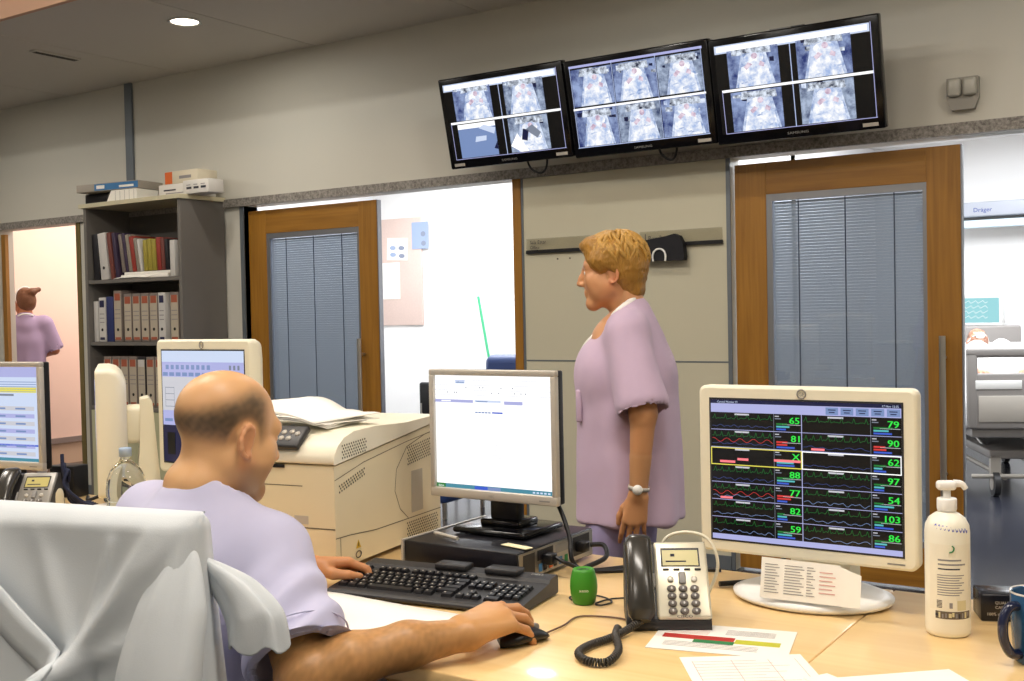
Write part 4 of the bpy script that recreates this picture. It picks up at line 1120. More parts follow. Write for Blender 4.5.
# water bottle
t = thing('water_bottle', 'clear ribbed water bottle with a pale blue cap in front of the edge-on white screen', 'bottle', (-2.644, 2.0, ZD)); t.scale = (1, 1, 1.07)
pr_ = [(0, .001), (.04, 0), (.052, .006), (.055, .02)]
for i in range(5): pr_ += [(.055, .03 + i * .016), (.052, .036 + i * .016), (.055, .042 + i * .016)]
pr_ += [(.055, .125), (.052, .15), (.042, .172), (.026, .19), (.016, .198), (.0145, .205), (.0145, .215)]
MB().lathe(pr_, n=32, cap=False).build('body', M['bottle_pet'], t)
MB().lathe([(0, .232), (.016, .231), (.0175, .228), (.0175, .208), (.0, .208)], n=24, cap=False).build('cap', mat('cap_blue', '9fb4cf', .4), t)
MB().lathe([(.0557, .018), (.0557, .07)], n=32, cap=False).build('label', mat('bottle_label', '5d86b4', .5), t)
# left-hand clutter
tag(MB().at((-3.05, 2.03, ZD), (0, 0, R(20))).rbox(-.042, .038, -.036, .036, 0, .105, .03, seg=4).build('cream_dispenser', M['cream2']), 'small rounded cream dispenser on the desk beside the dark desk phone', 'dispenser')
tag(MB().at((-3.40, 2.33, ZD), (0, 0, R(10))).rbox(-.06, .05, -.02, .05, 0, .11, .004).build('black_caddy', M['black']), 'small black box standing behind the cream dispenser', 'box')
lw = MB()
rs = random.Random(8)
for k in range(4):
    x = -3.255 + k * .01
    lw.tube([(x, 2.215, ZD + .17 - .03 * k), (x + .01, 2.21, ZD + .12), (x + .015, 2.22 - .01 * k, ZD + .07), (x + .02 + .015 * k, 2.23, ZD + .012), (x + .07 + .015 * k, 2.27 - .01 * k, ZD + .008)], .006, 6, sub=5)
lm = mat('lanyard_blue', '1d2440', .7, var=.9, vscale=120)
tag(lw.build('lanyard', lm), 'bunched dark blue lanyard hanging beside the left edge screen', 'lanyard')
cb = MB(); cb.tube([(-3.30, 2.34, ZD + .006), (-3.24, 2.30, ZD + .006), (-3.2, 2.33, ZD + .02), (-3.15, 2.31, ZD + .006), (-3.08, 2.36, ZD + .006)], .006, 7, sub=6)
tag(cb.build('dark_cable', M['black']), 'dark cable on the desk left of the water bottle', 'cable')
# cables behind the computer
def cable(pts, r, label, m='black', sub=8, group='cables on the desk'):
    tag(MB().tube(pts, r, 8, sub=sub).build('cable', M[m]), label, 'cable', group)
cable([(-1.40, 2.22, .93), (-1.35, 2.22, .90), (-1.305, 2.20, .83), (-1.285, 2.18, .775), (-1.27, 2.22, .746), (-1.2, 2.30, .746)], .0055, 'black cable drooping from the silver monitor past the computer')
cable([(-1.31, 2.31, .785), (-1.285, 2.33, .782), (-1.265, 2.30, .76), (-1.285, 2.21, .745), (-1.24, 2.15, .745)], .006, 'thick black plug lead curling from the back of the desktop computer')
cable([(-1.31, 2.15, .785), (-1.28, 2.15, .775), (-1.25, 2.22, .747), (-1.1, 2.33, .746), (-1.0, 2.37, .746)], .005, 'black cable running along the back of the desk to the right of the computer')
cable([(-1.2, 2.36, .746), (-1.12, 2.31, .746), (-1.02, 2.26, .746), (-.97, 2.17, .746)], .003, 'thin dark cable lying behind the green gadget', 'darkgrey')
cable([(-.95, 2.24, .748), (-.90, 2.29, .748), (-.865, 2.34, .748), (-.84, 2.34, .80), (-.84, 2.3, .83)], .006, 'black cable on the desk between the silver phone and the patient monitor screen')
cable([(-.995, 2.05, .80), (-.985, 2.04, .875), (-.953, 2.06, .893), (-.912, 2.075, .886), (-.888, 2.075, .858), (-.884, 2.075, .82), (-.90, 2.07, .775)], .0035, 'cream cord arching over the top of the silver phone', 'cream')

# ---------------------------------------------------------------- laser printer
pt = thing('laser_printer', 'large cream laser printer behind the keyboard, beside the bald man\'s face', 'printer', (-1.775, 1.92, ZD), R(9))
PW = .43; PD = .52
MB().prism([(0, .012), (0, .255), (PD, .312), (PD, .012)], 'x', -PW, 0).build('body', M['cream2'], pt, bevel=.006)
top = [(-.006, .259), (-.004, .282), (.012, .303), (.04, .320), (.085, .331), (.18, .333), (.33, .327), (PD, .332), (PD, .316)]
MB().prism(top, 'x', -PW - .002, .004, smooth=True).build('top_cover', M['cream'], pt, bevel=.007)
MB().box(-PW + .03, -.03, .02, .48, 0, .014).build('foot_plinth', M['darkgrey'], pt)
g = MB()
def sideline(pts, w=.0022): 
    for (y0, z0), (y1, z1) in zip(pts, pts[1:]):
        dy, dz = y1 - y0, z1 - z0; L = math.hypot(dy, dz); ny, nz = -dz / L * w / 2, dy / L * w / 2
        g.quad((.0006, y0 - ny, z0 - nz), (.0006, y1 - ny, z1 - nz), (.0006, y1 + ny, z1 + nz), (.0006, y0 + ny, z0 + nz))
sideline([(.0, .085), (.06, .083), (.18, .074), (PD, .072)]); sideline([(PD, .292), (.44, .285), (.34, .262), (.285, .21), (.275, .155), (.30, .105), (.34, .075)]); sideline([(.02, .01), (.02, .084)])
sideline([(.0, .222), (.13, .25), (.34, .276), (PD, .292)], .0018)
for z in (.105,): g.quad((-PW + .01, -.0006, z), (0, -.0006, z), (0, -.0006, z + .003), (-PW + .01, -.0006, z + .003))
for z in (.205,): g.quad((-PW + .01, -.0006, z), (-.09, -.0006, z), (-.09, -.0006, z + .002), (-PW + .01, -.0006, z + .002))
g.build('panel_seams', mat('seam_brown', '6d6350', .7), pt)
def dots(y0, y1, z0, z1, nm, xo, sk=0):
    g = MB(); r = .0028; n = 6; row = 0; z = z0
    while z <= z1:
        y = y0 + (.005 if row % 2 else 0)
        while y <= y1:
            zz = z + sk * (y - y0)
            g.add([(xo, y + r * math.cos(2 * PI * i / n), zz + r * math.sin(2 * PI * i / n)) for i in range(n)], [tuple(range(n))])
            y += .010
        z += .0072; row += 1
    g.build(nm, mat('vent_hole', '4a4236', .8), pt)
dots(.03, .135, .272, .306, 'vent_grille', .0047, .06)
dots(.02, .13, .192, .212, 'vent_grille', .0008, .25)
dots(.345, .505, .215, .262, 'vent_grille', .0008, .1)
dots(.335, .505, .018, .062, 'vent_grille', .0008, 0)
MB().box(.0, .0012, .36, .42, .085, .195).build('grip_shade_strip', mat('grip_shade_grey', 'bdb5a2', .6), pt)  # flat grey strip; shade of a hand recess put into its colour
g = MB(); g.add([(.0009, .085, .045), (.0009, .108, .045), (.0009, .0965, .066)], [(0, 1, 2)], 0); g.add([(.0013, .0945, .049), (.0013, .0985, .049), (.0013, .0972, .059), (.0013, .0958, .059)], [(0, 1, 2, 3)], 1)
g.build('warning_label', [mat('warning_yellow', 'd7b43a', .6), M['black']], pt)
MB().tube([(.001 + .001, .095 + .012 * math.cos(a), .03 + .008 * math.sin(a)) for a in [2 * PI * i / 16 for i in range(17)]], .0012, 6).build('round_mark', M['darkgrey'], pt)
cp = MB().at((-.165, -.001, .303), (R(38), 0, 0)); cp.rbox(-.075, .07, -.012, .06, -.008, .008, .005); cpo = cp.build('control_panel', M['darkgrey'], pt)
MB().at((-.165, -.001, .303), (R(38), 0, 0)).box(-.062, -.01, .014, .045, .008, .0095).build('display', mat('lcd_dim', '5f6142', .3), pt)
for dx, dy in ((.012, .034), (.034, .036), (.034, .014), (.052, .03), (.014, .014)):
    MB().at((-.165 + 0, -.001, .303), (R(38), 0, 0)).lathe([(.007, .007), (.007, .0105), (0, .0115)], (dx, dy, 0), 14, cap=False).build('button', M['silver'], pt)
MB().rect(-.115, -.075, .115, .135, -.0008).build('name_plate', M['silver'], pt)
MB().at((-.26, -.001, .252)).box(-.14, .12, -.002, .0, -.004, .004).build('paper_slot', M['black'], pt)
c11, s11 = math.cos(R(11)), math.sin(R(11))
for i, (lx, ly, rz, lift, lab) in enumerate(((-.215, .17, .05, .05, 'white sheets curling up on top of the laser printer, lower pile'), (-.19, .2, -.35, .085, 'white sheet with a dark underside lying skewed on top of the printer papers'))):
    wx = -1.775 + lx * c11 - ly * s11; wy = 1.92 + lx * s11 + ly * c11
    t = thing('curled_paper', lab, 'paper', (wx, wy, ZD + .334 + i * .010), R(11) + rz)
    for k in range(3 - i):
        MB().grid(lambda u, v: (-.15 + .3 * u, -.105 + .21 * v, .002 + k * .004 + lift * 2.2 * (max(0, .55 - u) ** 1.5) * (1 - .3 * k) * .55 + .02 * math.sin(PI * u) + .012 * v * math.sin(2 * PI * u + k)), 14, 6).build('sheet', M['paper'], t, solid=.0015)
# ================================================================ people
def L3(h): return np.array(lin(h)[:3])
def sstep(a, b, x):
    t = np.clip((x - a) / (b - a), 0, 1); return t * t * (3 - 2 * t)
M['skin'] = tint_mat('skin', .40, sss=.12, bump=.03, bscale=350)
M['lilac'] = mat('scrub_cotton_lilac', 'bdbcd8', .8, var=.03, vscale=30, sheen=.15)
M['mauve'] = mat('scrub_cotton_mauve', 'c4adc6', .8, var=.03, vscale=30, sheen=.15)
M['mauve_dark'] = mat('scrub_cotton_violet', '9b92ba', .8, var=.03, vscale=30)
M['mauve_far'] = mat('scrub_cotton_dusky', 'a592b0', .8)
M['blond'] = mat('blond_hair', 'a37630', .45, var=.35, vscale=60, stretch=(1, 1, .25), bump=.6, bscale=140)
M['blond_light'] = mat('blond_locks', 'bb8f44', .45, var=.3, vscale=40, bump=.4, bscale=140)
M['brownhair'] = mat('brown_hair', '6b4328', .5, var=.3, vscale=60, bump=.5, bscale=120)
M['shoe'] = mat('white_clog', 'dcdad6', .4)

def head_mesh(h, male=True):
    F = Field((-.11, -.14, -.20), (.11, .15, .15), h)
    w = 1.0 if male else .95
    F.ell((0, -.014, .036), (.0765 * w, .0985, .0835), k=.03)
    F.ell((0, .030, -.028), (.061 * w, .064, .083), k=.03)
    j = .055 * w
    for s in (-1, 1):
        F.cone((s * j, -.004, -.05), (s * .018, .066, -.098), .024, .019, k=.025)
        F.ell((s * .040, .062, -.02), (.022, .02, .022), k=.02)
    F.cone((-.012, .070, -.101), (.012, .070, -.101), .019, k=.02)
    F.cone((-.036, .074 if male else .070, .026), (.036, .074 if male else .070, .026), .0165, k=.018)
    for s in (-1, 1): F.ell((s * .032, .098, .008), (.019, .016, .0125), k=.012, sub=True)
    for s in (-1, 1): F.ell((s * .032, .077, .006), (.0135, .0125, .0115), k=.004)
    g = 1 if male else .82
    F.chain([(0, .088, .018, .008 * g), (0, .095 + .007 * g, -.008, .0095 * g), (0, .095 + .017 * g, -.028, .0125 * g)], k=.01)
    for s in (-1, 1): F.ell((s * .012 * g, .095 + .005 * g, -.032), (.0085 * g, .011, .008), k=.006)
    for s in (-1, 1): F.ell((s * .044, .034, -.045), (.024, .036, .036), k=.03)
    F.cone((-.02, .086, -.058), (.02, .086, -.058), .0075, k=.008); F.cone((-.017, .085, -.069), (.017, .085, -.069), .008, k=.008)
    F.cone((-.022, .097, -.0635), (.022, .097, -.0635), .0022, k=.004, sub=True)
    for s in (-1, 1):       # ears: rim, lobe, hollow
        e = s * .078 * w
        F.ell((e - s * .002, -.010, -.008), (.009, .018, .029), k=.006)
        rim = [(e + s * (.003 + .010 * math.sin(a * .5)), -.010 - .0175 * math.sin(a), -.008 + .0285 * math.cos(a), .0047) for a in [R(t) for t in (-60, -30, 0, 30, 60, 90, 120, 150, 175)]]
        F.chain(rim, k=.004)
        F.ell((e + s * .003, -.002, -.034), (.0065, .008, .009), k=.006)
        F.ell((e + s * .010, -.005, -.007), (.0075, .0095, .017), k=.004, sub=True)
    nr = .061 if male else .050
    F.cone((0, -.022, -.06), (0, -.052, -.21), nr, nr * 1.08, k=.03)
    if male:
        F.cone((-.028, -.066, -.10), (.028, -.066, -.10), .024, k=.03)
    return F.mesh(1)

def head_tint(V, male, skin, dark=None):
    x, y, z = V.T
    T = np.tile(L3(skin), (len(V), 1))
    red = L3('b8604a'); n = .5 + .5 * wavy(V, 3, 45)
    def mixc(T, c, m): return T * (1 - m[:, None]) + c * m[:, None]
    T = mixc(T, red, .10 * n)
    ear = sstep(.072, .082, np.abs(x)) * sstep(.05, .02, y)
    T = mixc(T, L3('c2604a'), ear * .3)
    lip = np.exp(-((x / .021) ** 2) ** 2) * np.exp(-((z + .0635) / .0095) ** 2) * (y > .075)
    T = mixc(T, L3('a5564f'), lip * .7)
    ey = np.hypot(np.abs(x) - .032, z - .006); eye = (ey < .0105) & (y > .0835) & (np.abs(z - .006) < .006)
    T[eye] = L3('e8e4de'); T[eye & (ey < .0052)] = L3('3a2a20')
    brow = np.exp(-((np.abs(x) - .033) / .016) ** 4) * np.exp(-((z - .029) / .005) ** 2) * (y > .07)
    T = mixc(T, L3('4a3626' if male else '8a6a3c'), brow * .75)
    if male:
        zt = np.minimum(.036 + .55 * (y + .1), .088); zl = -.010 + .10 * np.clip(y + .02, 0, 1)
        hair = sstep(zl - .02, zl + .016, z) * sstep(zt + .018, zt - .022, z) * sstep(.052, .005, y) * sstep(.085, .072, np.abs(x) - .0 * y)
        hair = hair * sstep(.030, .040, np.sqrt(((np.abs(x) - .083) * .6) ** 2 + (y + .008) ** 2 + ((z + .008) * .85) ** 2))
        T = mixc(T, L3('403b32'), hair * .92 * (.85 + .15 * wavy(V, 9, 300)))
        beard = sstep(-.035, -.062, z) * sstep(-.02, .02, y) * (z > -.135) * (1 - lip)
        T = mixc(T, L3('6b5246'), beard * .5)
    return T

def hand(F, W, X, Y, Z, curl, s=1.0, thumb=(0.0, 0.0), splay=1.0):
    """palm with five separate fingers: W wrist, X thumb side, Y finger direction, Z back of the hand"""
    W, X, Y, Z = [np.array(v, float) for v in (W, X, Y, Z)]
    P = lambda p: W + s * (X * p[0] + Y * p[1] + Z * p[2])
    kn = [(.029, .087, .0), (.0085, .092, .003), (-.0115, .087, .001), (-.030, .077, -.005)]
    ln = [(.043, .026, .021), (.047, .030, .022), (.043, .028, .021), (.034, .021, .019)]
    for i, k in enumerate(kn):
        F.cone(P((k[0] * .55, .006, 0)), P(k), .0165 * s, .0115 * s, k=.014 * s)
    F.ell(P((.022, .035, -.010)), (.017 * s,) * 3, k=.014)
    for i, k in enumerate(kn):
        a = (.10, .02, -.05, -.13)[i] * splay; c = curl[i]; p = np.array(k, float); ang = 0
        for q in range(3):
            ang += c[q] if hasattr(c, '__len__') else c
            d = np.array([math.sin(a) * math.cos(ang), math.cos(a) * math.cos(ang), -math.sin(ang)])
            e = p + d * ln[i][q]
            r0 = (.0098, .0088, .0080)[q] * (.88 if i == 3 else 1); r1 = (.0088, .0080, .0070)[q] * (.88 if i == 3 else 1)
            F.cone(P(p), P(e), r0 * s, r1 * s, k=.003)
            p = e
    t = [(.016, .018, -.008, .0155), (.040, .050, -.016 + thumb[1], .0118), (.050 + thumb[0], .080, -.022 + thumb[1], .0100), (.050 + thumb[0] * 1.6, .106, -.026 + thumb[1], .0082)]
    F.chain([(*P(q[:3]), q[3] * s) for q in t], k=.006)
def unit(v): v = np.array(v, float); return v / np.linalg.norm(v)
def rotz(a): return np.array([[math.cos(a), -math.sin(a), 0], [math.sin(a), math.cos(a), 0], [0, 0, 1]])
def rotx(a): return np.array([[1, 0, 0], [0, math.cos(a), -math.sin(a)], [0, math.sin(a), math.cos(a)]])
def roty(a): return np.array([[math.cos(a), 0, math.sin(a)], [0, 1, 0], [-math.sin(a), 0, math.cos(a)]])

# ---------------------------------------------------------------- seated man (world coordinates, root at his seat)
SK = 'c8955f'
def seated_man():
    root = thing('person', 'bald man in lilac scrubs seated at the desk with one hand on the mouse', 'person', (-1.66, 1.33, 0))
    O = np.array([-1.66, 1.33, 0])
    Pv, Lm, Ch, Nk = (-1.66, 1.32, .57), (-1.655, 1.33, .69), (-1.63, 1.375, .86), (-1.622, 1.415, .985)
    Rs, Ls = (-1.468, 1.42, .912), (-1.797, 1.425, .945)
    Re, Rw = (-1.300, 1.325, .745), (-1.138, 1.552, .786)
    Le, Lw = (-1.945, 1.52, .755), (-1.742, 1.785, .792)
    hips = [(-1.75, 1.34, .555), (-1.57, 1.34, .555)]; kne = [(-1.80, 1.74, .52), (-1.54, 1.74, .52)]; ank = [(-1.80, 1.68, .10), (-1.53, 1.70, .10)]
    parts = []
    F = Field((-2.1, 1.1, .02), (-1.1, 2.0, 1.06), .009)
    F.ell(Pv, (.165, .11, .11)).ell(Lm, (.155, .10, .13), k=.04).ell(Ch, (.155, .10, .15), k=.04)
    F.cone(Rs, Ls, .055, k=.04).cone(Nk, Ch, .06, .09, k=.04)
    for s, e in ((Rs, Re), (Ls, Le)): F.cone(s, e, .056, .046, k=.03)
    for hp, kn_, an in zip(hips, kne, ank):
        F.cone(hp, kn_, .075, .055, k=.03).cone(kn_, an, .052, .036, k=.02)
        F.cone((an[0], an[1] - .03, .06), (an[0], an[1] + .13, .045), .036, .03, k=.02)
    V, Fc = F.mesh(1); parts.append((V, Fc, np.tile(L3(SK), (len(V), 1))))
    # forearms and hands at finer grain
    F = Field((-1.40, 1.17, .66), (-1.02, 1.82, .86), .0028)
    F.chain([(-1.345, 1.36, .79, .050), (*Re, .048), (-1.255, 1.38, .768, .046), (-1.195, 1.465, .782, .038), (*Rw, .0275)], k=.02)
    Y = unit((.13, .985, .10)); Z = unit((.16, -.12, 1)); X = -np.cross(Y, Z); Z = np.cross(X, -Y) if False else np.cross(-X, Y)
    F.cone(np.array(Rw) - X * .008, np.array(Rw) + X * .008 + Y * .01, .023, k=.015)
    W = np.array(Rw) + np.array((0, 0, .004))
    hand(F, W, X, Y, Z, [(.30, .36, .26), (.30, .34, .28), (.42, .42, .36), (.50, .42, .32)], 1.15, (-.004, -.006), 1.5)
    V, Fc = F.mesh(1)
    d = .5 + .5 * wavy(V, 4, 60); T = np.tile(L3(SK), (len(V), 1)) * (.92 + .12 * d[:, None])
    kk = sstep(1.60, 1.70, V[:, 1])[:, None]; T = T * (1 - .25 * kk) + L3('c97a5c') * .25 * kk
    streak = .5 + .5 * wavy(V * np.array([1, 1, .6]), 17, 420, 5); arm = sstep(1.57, 1.50, V[:, 1]) * sstep(.70, .74, V[:, 2])
    T *= (1 - .30 * (streak * arm)[:, None]); parts.append((V, Fc, T))
    F = Field((-2.02, 1.44, .70), (-1.58, 1.96, .88), .003)
    F.chain([(*Le, .047), (-1.87, 1.625, .772, .043), (*Lw, .028)], k=.02)
    Y = unit((.55, .80, -.05)); Z = unit((-.35, .12, .9)); X = np.cross(Y, Z); X = unit(X); Z = np.cross(X, Y)
    hand(F, Lw, X, Y, Z, [(.45, .75, .5), (.5, .75, .5), (.55, .8, .5), (.6, .8, .5)], 1.03, (-.002, -.01))
    V, Fc = F.mesh(1); T = np.tile(L3('c68a5c'), (len(V), 1)); parts.append((V, Fc, T))
    HV, HF = head_mesh(.0032, True)
    T = head_tint(HV, True, 'd6a878')
    Hc = np.array([-1.612, 1.452, 1.128]); Mx = rotz(R(-9)) @ rotx(R(-13)) @ roty(R(2))
    HVw = HV @ Mx.T + Hc
    parts.append((HVw, HF, T))
    V, Fc, T = join_np(parts)
    np_obj('body', V - O, Fc, M['skin'], root, T)
    # cropped hair: a thin raised cap where the scalp is not bald
    N = normals(HV, HF); x, y, z = HV.T
    zt = np.minimum(.034 + .55 * (y + .1), .086); zl = .002 + .10 * np.clip(y + .02, 0, 1)
    hm = (z > zl) & (z < zt) & (y < .045) & (np.sqrt(((np.abs(x) - .083) * .6) ** 2 + (y + .008) ** 2 + ((z + .008) * .85) ** 2) > .034)
    keep = hm[HF].all(1); used = np.unique(HF[keep]); remap = -np.ones(len(HV), int); remap[used] = np.arange(len(used))
    V2 = (HV + N * .0006)[used] @ Mx.T + Hc
    hb = .5 + .5 * wavy(HV[used], 5, 260)
    zz = HV[used][:, 2]; fade = sstep(zt[used] + .0, zt[used] - .035, zz) * sstep(zl[used] - .002, zl[used] + .03, zz) * sstep(.045, -.02, HV[used][:, 1]) * sstep(.034, .046, np.sqrt(((np.abs(HV[used][:, 0]) - .083) * .6) ** 2 + (HV[used][:, 1] + .008) ** 2 + ((HV[used][:, 2] + .008) * .85) ** 2))
    skin_ = head_tint(HV, True, 'd6a878')[used]
    Th = skin_ * (1 - (.6 * fade)[:, None]) + L3('38342b') * (.6 * fade)[:, None]
    np_obj('cropped_hair', V2 - O, remap[HF[keep]], M['skin'], root, Th)
    # scrub top
    F = Field((-2.08, 1.08, .44), (-1.12, 1.72, 1.10), .0058)
    F.ell((Pv[0], Pv[1], .56), (.190, .130, .12)).ell(Lm, (.182, .120, .15), k=.05).ell((Ch[0], Ch[1] - .005, .86), (.185, .122, .165), k=.05)
    F.cone(np.array(Rs) + (-.03, 0, -.01), np.array(Ls) + (.03, 0, -.01), .074, k=.05)
    F.cone((-1.622, 1.395, .955), (-1.622, 1.40, 1.012), .10, .070, k=.05)
    for q in (Rs, Ls): F.cone((-1.62, 1.40, .985), (q[0], q[1] - .01, q[2] + .02), .06, .05, k=.04)
    rs_, re_ = np.array(Rs), np.array(Re); ls_, le_ = np.array(Ls), np.array(Le)
    dR = re_ - rs_; dL = le_ - ls_
    F.cone(rs_, rs_ + dR * .90, .066, .094, k=.045); F.cone(ls_, ls_ + dL * .86, .076, .080, k=.045)
    # hem cut square to the sleeve, hollow around the arm, neck opening
    def cut(p, n, rad, deep):
        p = np.array(p); n = unit(n)
        F.cone(p + n * .115, p + n * .20, .115, .115, k=.003, sub=True)
    pR = rs_ + dR * .79; F.cone(pR, pR + dR * .6, .076, .082, k=.003, sub=True)
    pL = ls_ + dL * .80; F.cone(pL, pL + dL * .5, .060, .064, k=.003, sub=True)
    F.cone((-1.615, 1.425, .970), (-1.60, 1.46, 1.2), .060, .075, k=.006, sub=True)
    F.ell((-1.595, 1.505, 1.0), (.07, .07, .07), k=.01, sub=True)
    V, Fc = F.mesh(2)
    # trim the sleeve end with a plane
    N = normals(V, Fc)
    fold = .0045 * wavy(V * np.array([1, 1, .55]), 21, 30) + .002 * wavy(V, 22, 75, 5)
    tt = ((V - rs_) @ dR) / (dR @ dR); rad = np.linalg.norm(V - rs_ - np.clip(tt, 0, 1)[:, None] * dR, axis=1)
    sl = (rad < .11) & (tt > .1)
    fold = fold + np.where(sl, .006 * np.sin(tt * 16 + 40 * (V[:, 0] + V[:, 1])) * sstep(.1, .45, tt), 0)
    V = V + N * fold[:, None]
    for (s0, dd, lim) in ((rs_, dR, .84), (ls_, dL, .80)):
        tt = ((V - s0) @ dd) / (dd @ dd); rad = np.linalg.norm(V - s0 - tt[:, None] * dd, axis=1)
        over = (tt > lim) & (rad < .12); V[over] -= (tt[over] - lim - (tt[over] - lim) * .03)[:, None] * dd
    np_obj('scrub_top', V - O, Fc, M['lilac'], root)
    # stitched sleeve hem
    ringp = []
    a = unit(np.cross(dR, (0, 0, 1))); b = unit(np.cross(dR, a)); c = rs_ + dR * .72
    ringp = [tuple(c - O + (a * math.cos(t) + b * math.sin(t)) * .0918) for t in [2 * PI * i / 40 for i in range(41)]]
    MB().tube(ringp, .0018, 5).build('hem_seam', M['lilac'], root)
    # trousers and shoes
    F = Field((-2.0, 1.1, .06), (-1.35, 1.95, .70), .011)
    F.ell((Pv[0], Pv[1] + .02, .555), (.185, .135, .11))
    for hp, kn_, an in zip(hips, kne, ank): F.cone(hp, kn_, .09, .072, k=.03).cone(kn_, (an[0], an[1], .14), .07, .06, k=.02)
    V, Fc = F.mesh(2); V = V + normals(V, Fc) * (.004 * wavy(V, 31, 28))[:, None]
    np_obj('scrub_trousers', V - O, Fc, M['lilac'], root)
    for an in ank:
        F = Field((an[0] - .07, an[1] - .1, 0), (an[0] + .07, an[1] + .24, .14), .007)
        F.cone((an[0], an[1] - .03, .045), (an[0], an[1] + .14, .036), .048, .04, k=.02); F.half((0, 0, .004), (0, 0, -1))
        V, Fc = F.mesh(1); np_obj('shoe', V - O, Fc, M['shoe'], root)
seated_man()

# ---------------------------------------------------------------- standing women
def standing(label, pos, rz, H, h, pose, top_m, leg_m, skin, hair_fn, head_rz=0, head_rx=0, trim=True, extras=None):
    root = thing('person', label, 'person', (pos[0], pos[1], 0), rz)
    k = H / 1.61
    P = lambda *a: tuple(x * k for x in a)
    sh = pose.get('sh', 1.30); st = pose['stout']
    arms = pose['arms']       # per side: elbow, wrist, (X, Y, Z), curl
    legs = pose['legs']       # hip, knee, ankle per side
    parts = []
    F = Field(P(-.42, -.42, -.01), P(.42, .55, 1.46), h)
    F.ell(P(0, .0, .86), P(.155 * st, .12 * st, .13)).ell(P(0, .0, 1.05), P(.14 * st, .105 * st, .16), k=.05).ell(P(0, .005, 1.22), P(.155, .11 * st, .14), k=.05)
    F.cone(P(-.14, -.015, sh), P(.14, -.015, sh), .05 * k, k=.04).cone(P(0, -.015, 1.30), P(0, .0, 1.41), .06 * k, .047 * k, k=.03)
    for s, a in zip((-1, 1), arms):
        S = P(s * .165, -.015, sh - .015)
        F.cone(S, P(*a[0]), .048 * k, .040 * k, k=.03).cone(P(*a[0]), P(*a[1]), .040 * k, .027 * k, k=.02)
    for hp, kn_, an in legs:
        F.cone(P(*hp), P(*kn_), .080 * k, .055 * k, k=.03).cone(P(*kn_), P(*an), .052 * k, .036 * k, k=.02)
        F.cone(P(an[0], an[1] - .03, .04), P(an[0], an[1] + .12, .035), .036 * k, .03 * k, k=.02)
    V, Fc = F.mesh(1); parts.append((V, Fc, np.tile(L3(skin), (len(V), 1))))
    for s, a in zip((-1, 1), arms):
        Wp = np.array(P(*a[1])); hh = min(h, .0042)
        F = Field(Wp - .2 * k, Wp + .2 * k, hh)
        d = unit(np.array(a[0]) - np.array(a[1]))
        F.cone(Wp + d * .12 * k, Wp, .034 * k, .0265 * k, k=.02)
        hand(F, Wp, *a[2], a[3], .95 * k)
        V, Fc = F.mesh(1); parts.append((V, Fc, np.tile(L3(skin), (len(V), 1))))
    HV, HF = head_mesh(max(.0038, h * .6), False)
    Mx = rotz(head_rz) @ rotx(head_rx); Hc = np.array(P(0, pose.get('hy', .03), 1.478)); sc = .95 * k
    parts.append((HV @ Mx.T * sc + Hc, HF, head_tint(HV, False, skin)))
    V, Fc, T = join_np(parts); np_obj('body', V, Fc, M['skin'], root, T)
    hair_fn(root, Mx, Hc, sc)
    # scrub top
    F = Field(P(-.42, -.42, .55), P(.42, .42, 1.46), h)
    F.cone(P(0, .005, .66), P(0, .01, 1.12), .15 * k * st, .137 * k * st, k=.05).cone(P(-.055, .0, .66), P(-.045, .0, 1.1), .13 * k * st, .12 * k * st, k=.05).cone(P(.055, .0, .66), P(.045, .0, 1.1), .13 * k * st, .12 * k * st, k=.05).ell(P(0, .01, 1.18), P(.175, .132 * st, .14), k=.05)
    if pose.get('bust'):
        for s in (-1, 1): F.ell(P(s * .07, .075, 1.15), P(.075, .06, .075), k=.06)
    F.cone(P(-.13, -.015, sh - .005), P(.13, -.015, sh - .005), .066 * k, k=.05)
    F.cone(P(0, -.02, 1.27), P(0, -.012, 1.35), .085 * k, .060 * k, k=.04)
    for s, a in zip((-1, 1), arms):
        S = np.array(P(s * .165, -.015, sh - .015)); E_l = np.array(P(*a[0])); D = E_l - S
        F.cone(S, S + D * .88, .064 * k, .082 * k, k=.04); F.cone(S + D * .80, S + D * 1.02, .066 * k, .072 * k, k=.009, sub=True)
    F.cone(P(0, .02, 1.32), P(0, .05, 1.55), .050 * k, .075 * k, k=.006, sub=True); F.ell(P(0, .12, 1.31), P(.045, .075, .09), k=.01, sub=True)
    F.half(P(0, 0, .69), (0, 0, -1))
    V, Fc = F.mesh(2); N = normals(V, Fc)
    lowr = sstep(1.2 * k, .75 * k, V[:, 2])
    ang = np.arctan2(V[:, 1], V[:, 0])
    V = V + N * (.007 * wavy(V * np.array([1, 1, .35]), 41, 24) + .006 * lowr * np.sin(ang * 7 + 3 * wavy(V, 44, 4)) + .0025 * wavy(V, 43, 60))[:, None]
    np_obj('scrub_top', V, Fc, top_m, root)
    F = Field(P(-.35, -.4, .05), P(.35, .5, .98), h * 1.2)
    F.ell(P(0, .0, .82), P(.150 * st, .12 * st, .11))
    for hp, kn_, an in legs: F.cone(P(*hp), P(*kn_), .086 * k, .078 * k, k=.03).cone(P(*kn_), P(an[0], an[1], .10), .076 * k, .07 * k, k=.02)
    V, Fc = F.mesh(2); V = V + normals(V, Fc) * (.005 * wavy(V * np.array([1, 1, .5]), 51, 25))[:, None]
    np_obj('scrub_trousers', V, Fc, leg_m, root)
    for hp, kn_, an in legs:
        F = Field(P(an[0] - .08, an[1] - .12, -.01), P(an[0] + .08, an[1] + .24, .14), max(.007, h * .8))
        F.cone(P(an[0], an[1] - .035, .045), P(an[0], an[1] + .13, .034), .048 * k, .038 * k, k=.02); F.half((0, 0, .004), (0, 0, -1))
        V, Fc = F.mesh(1); np_obj('shoe', V, Fc, M['shoe'], root)
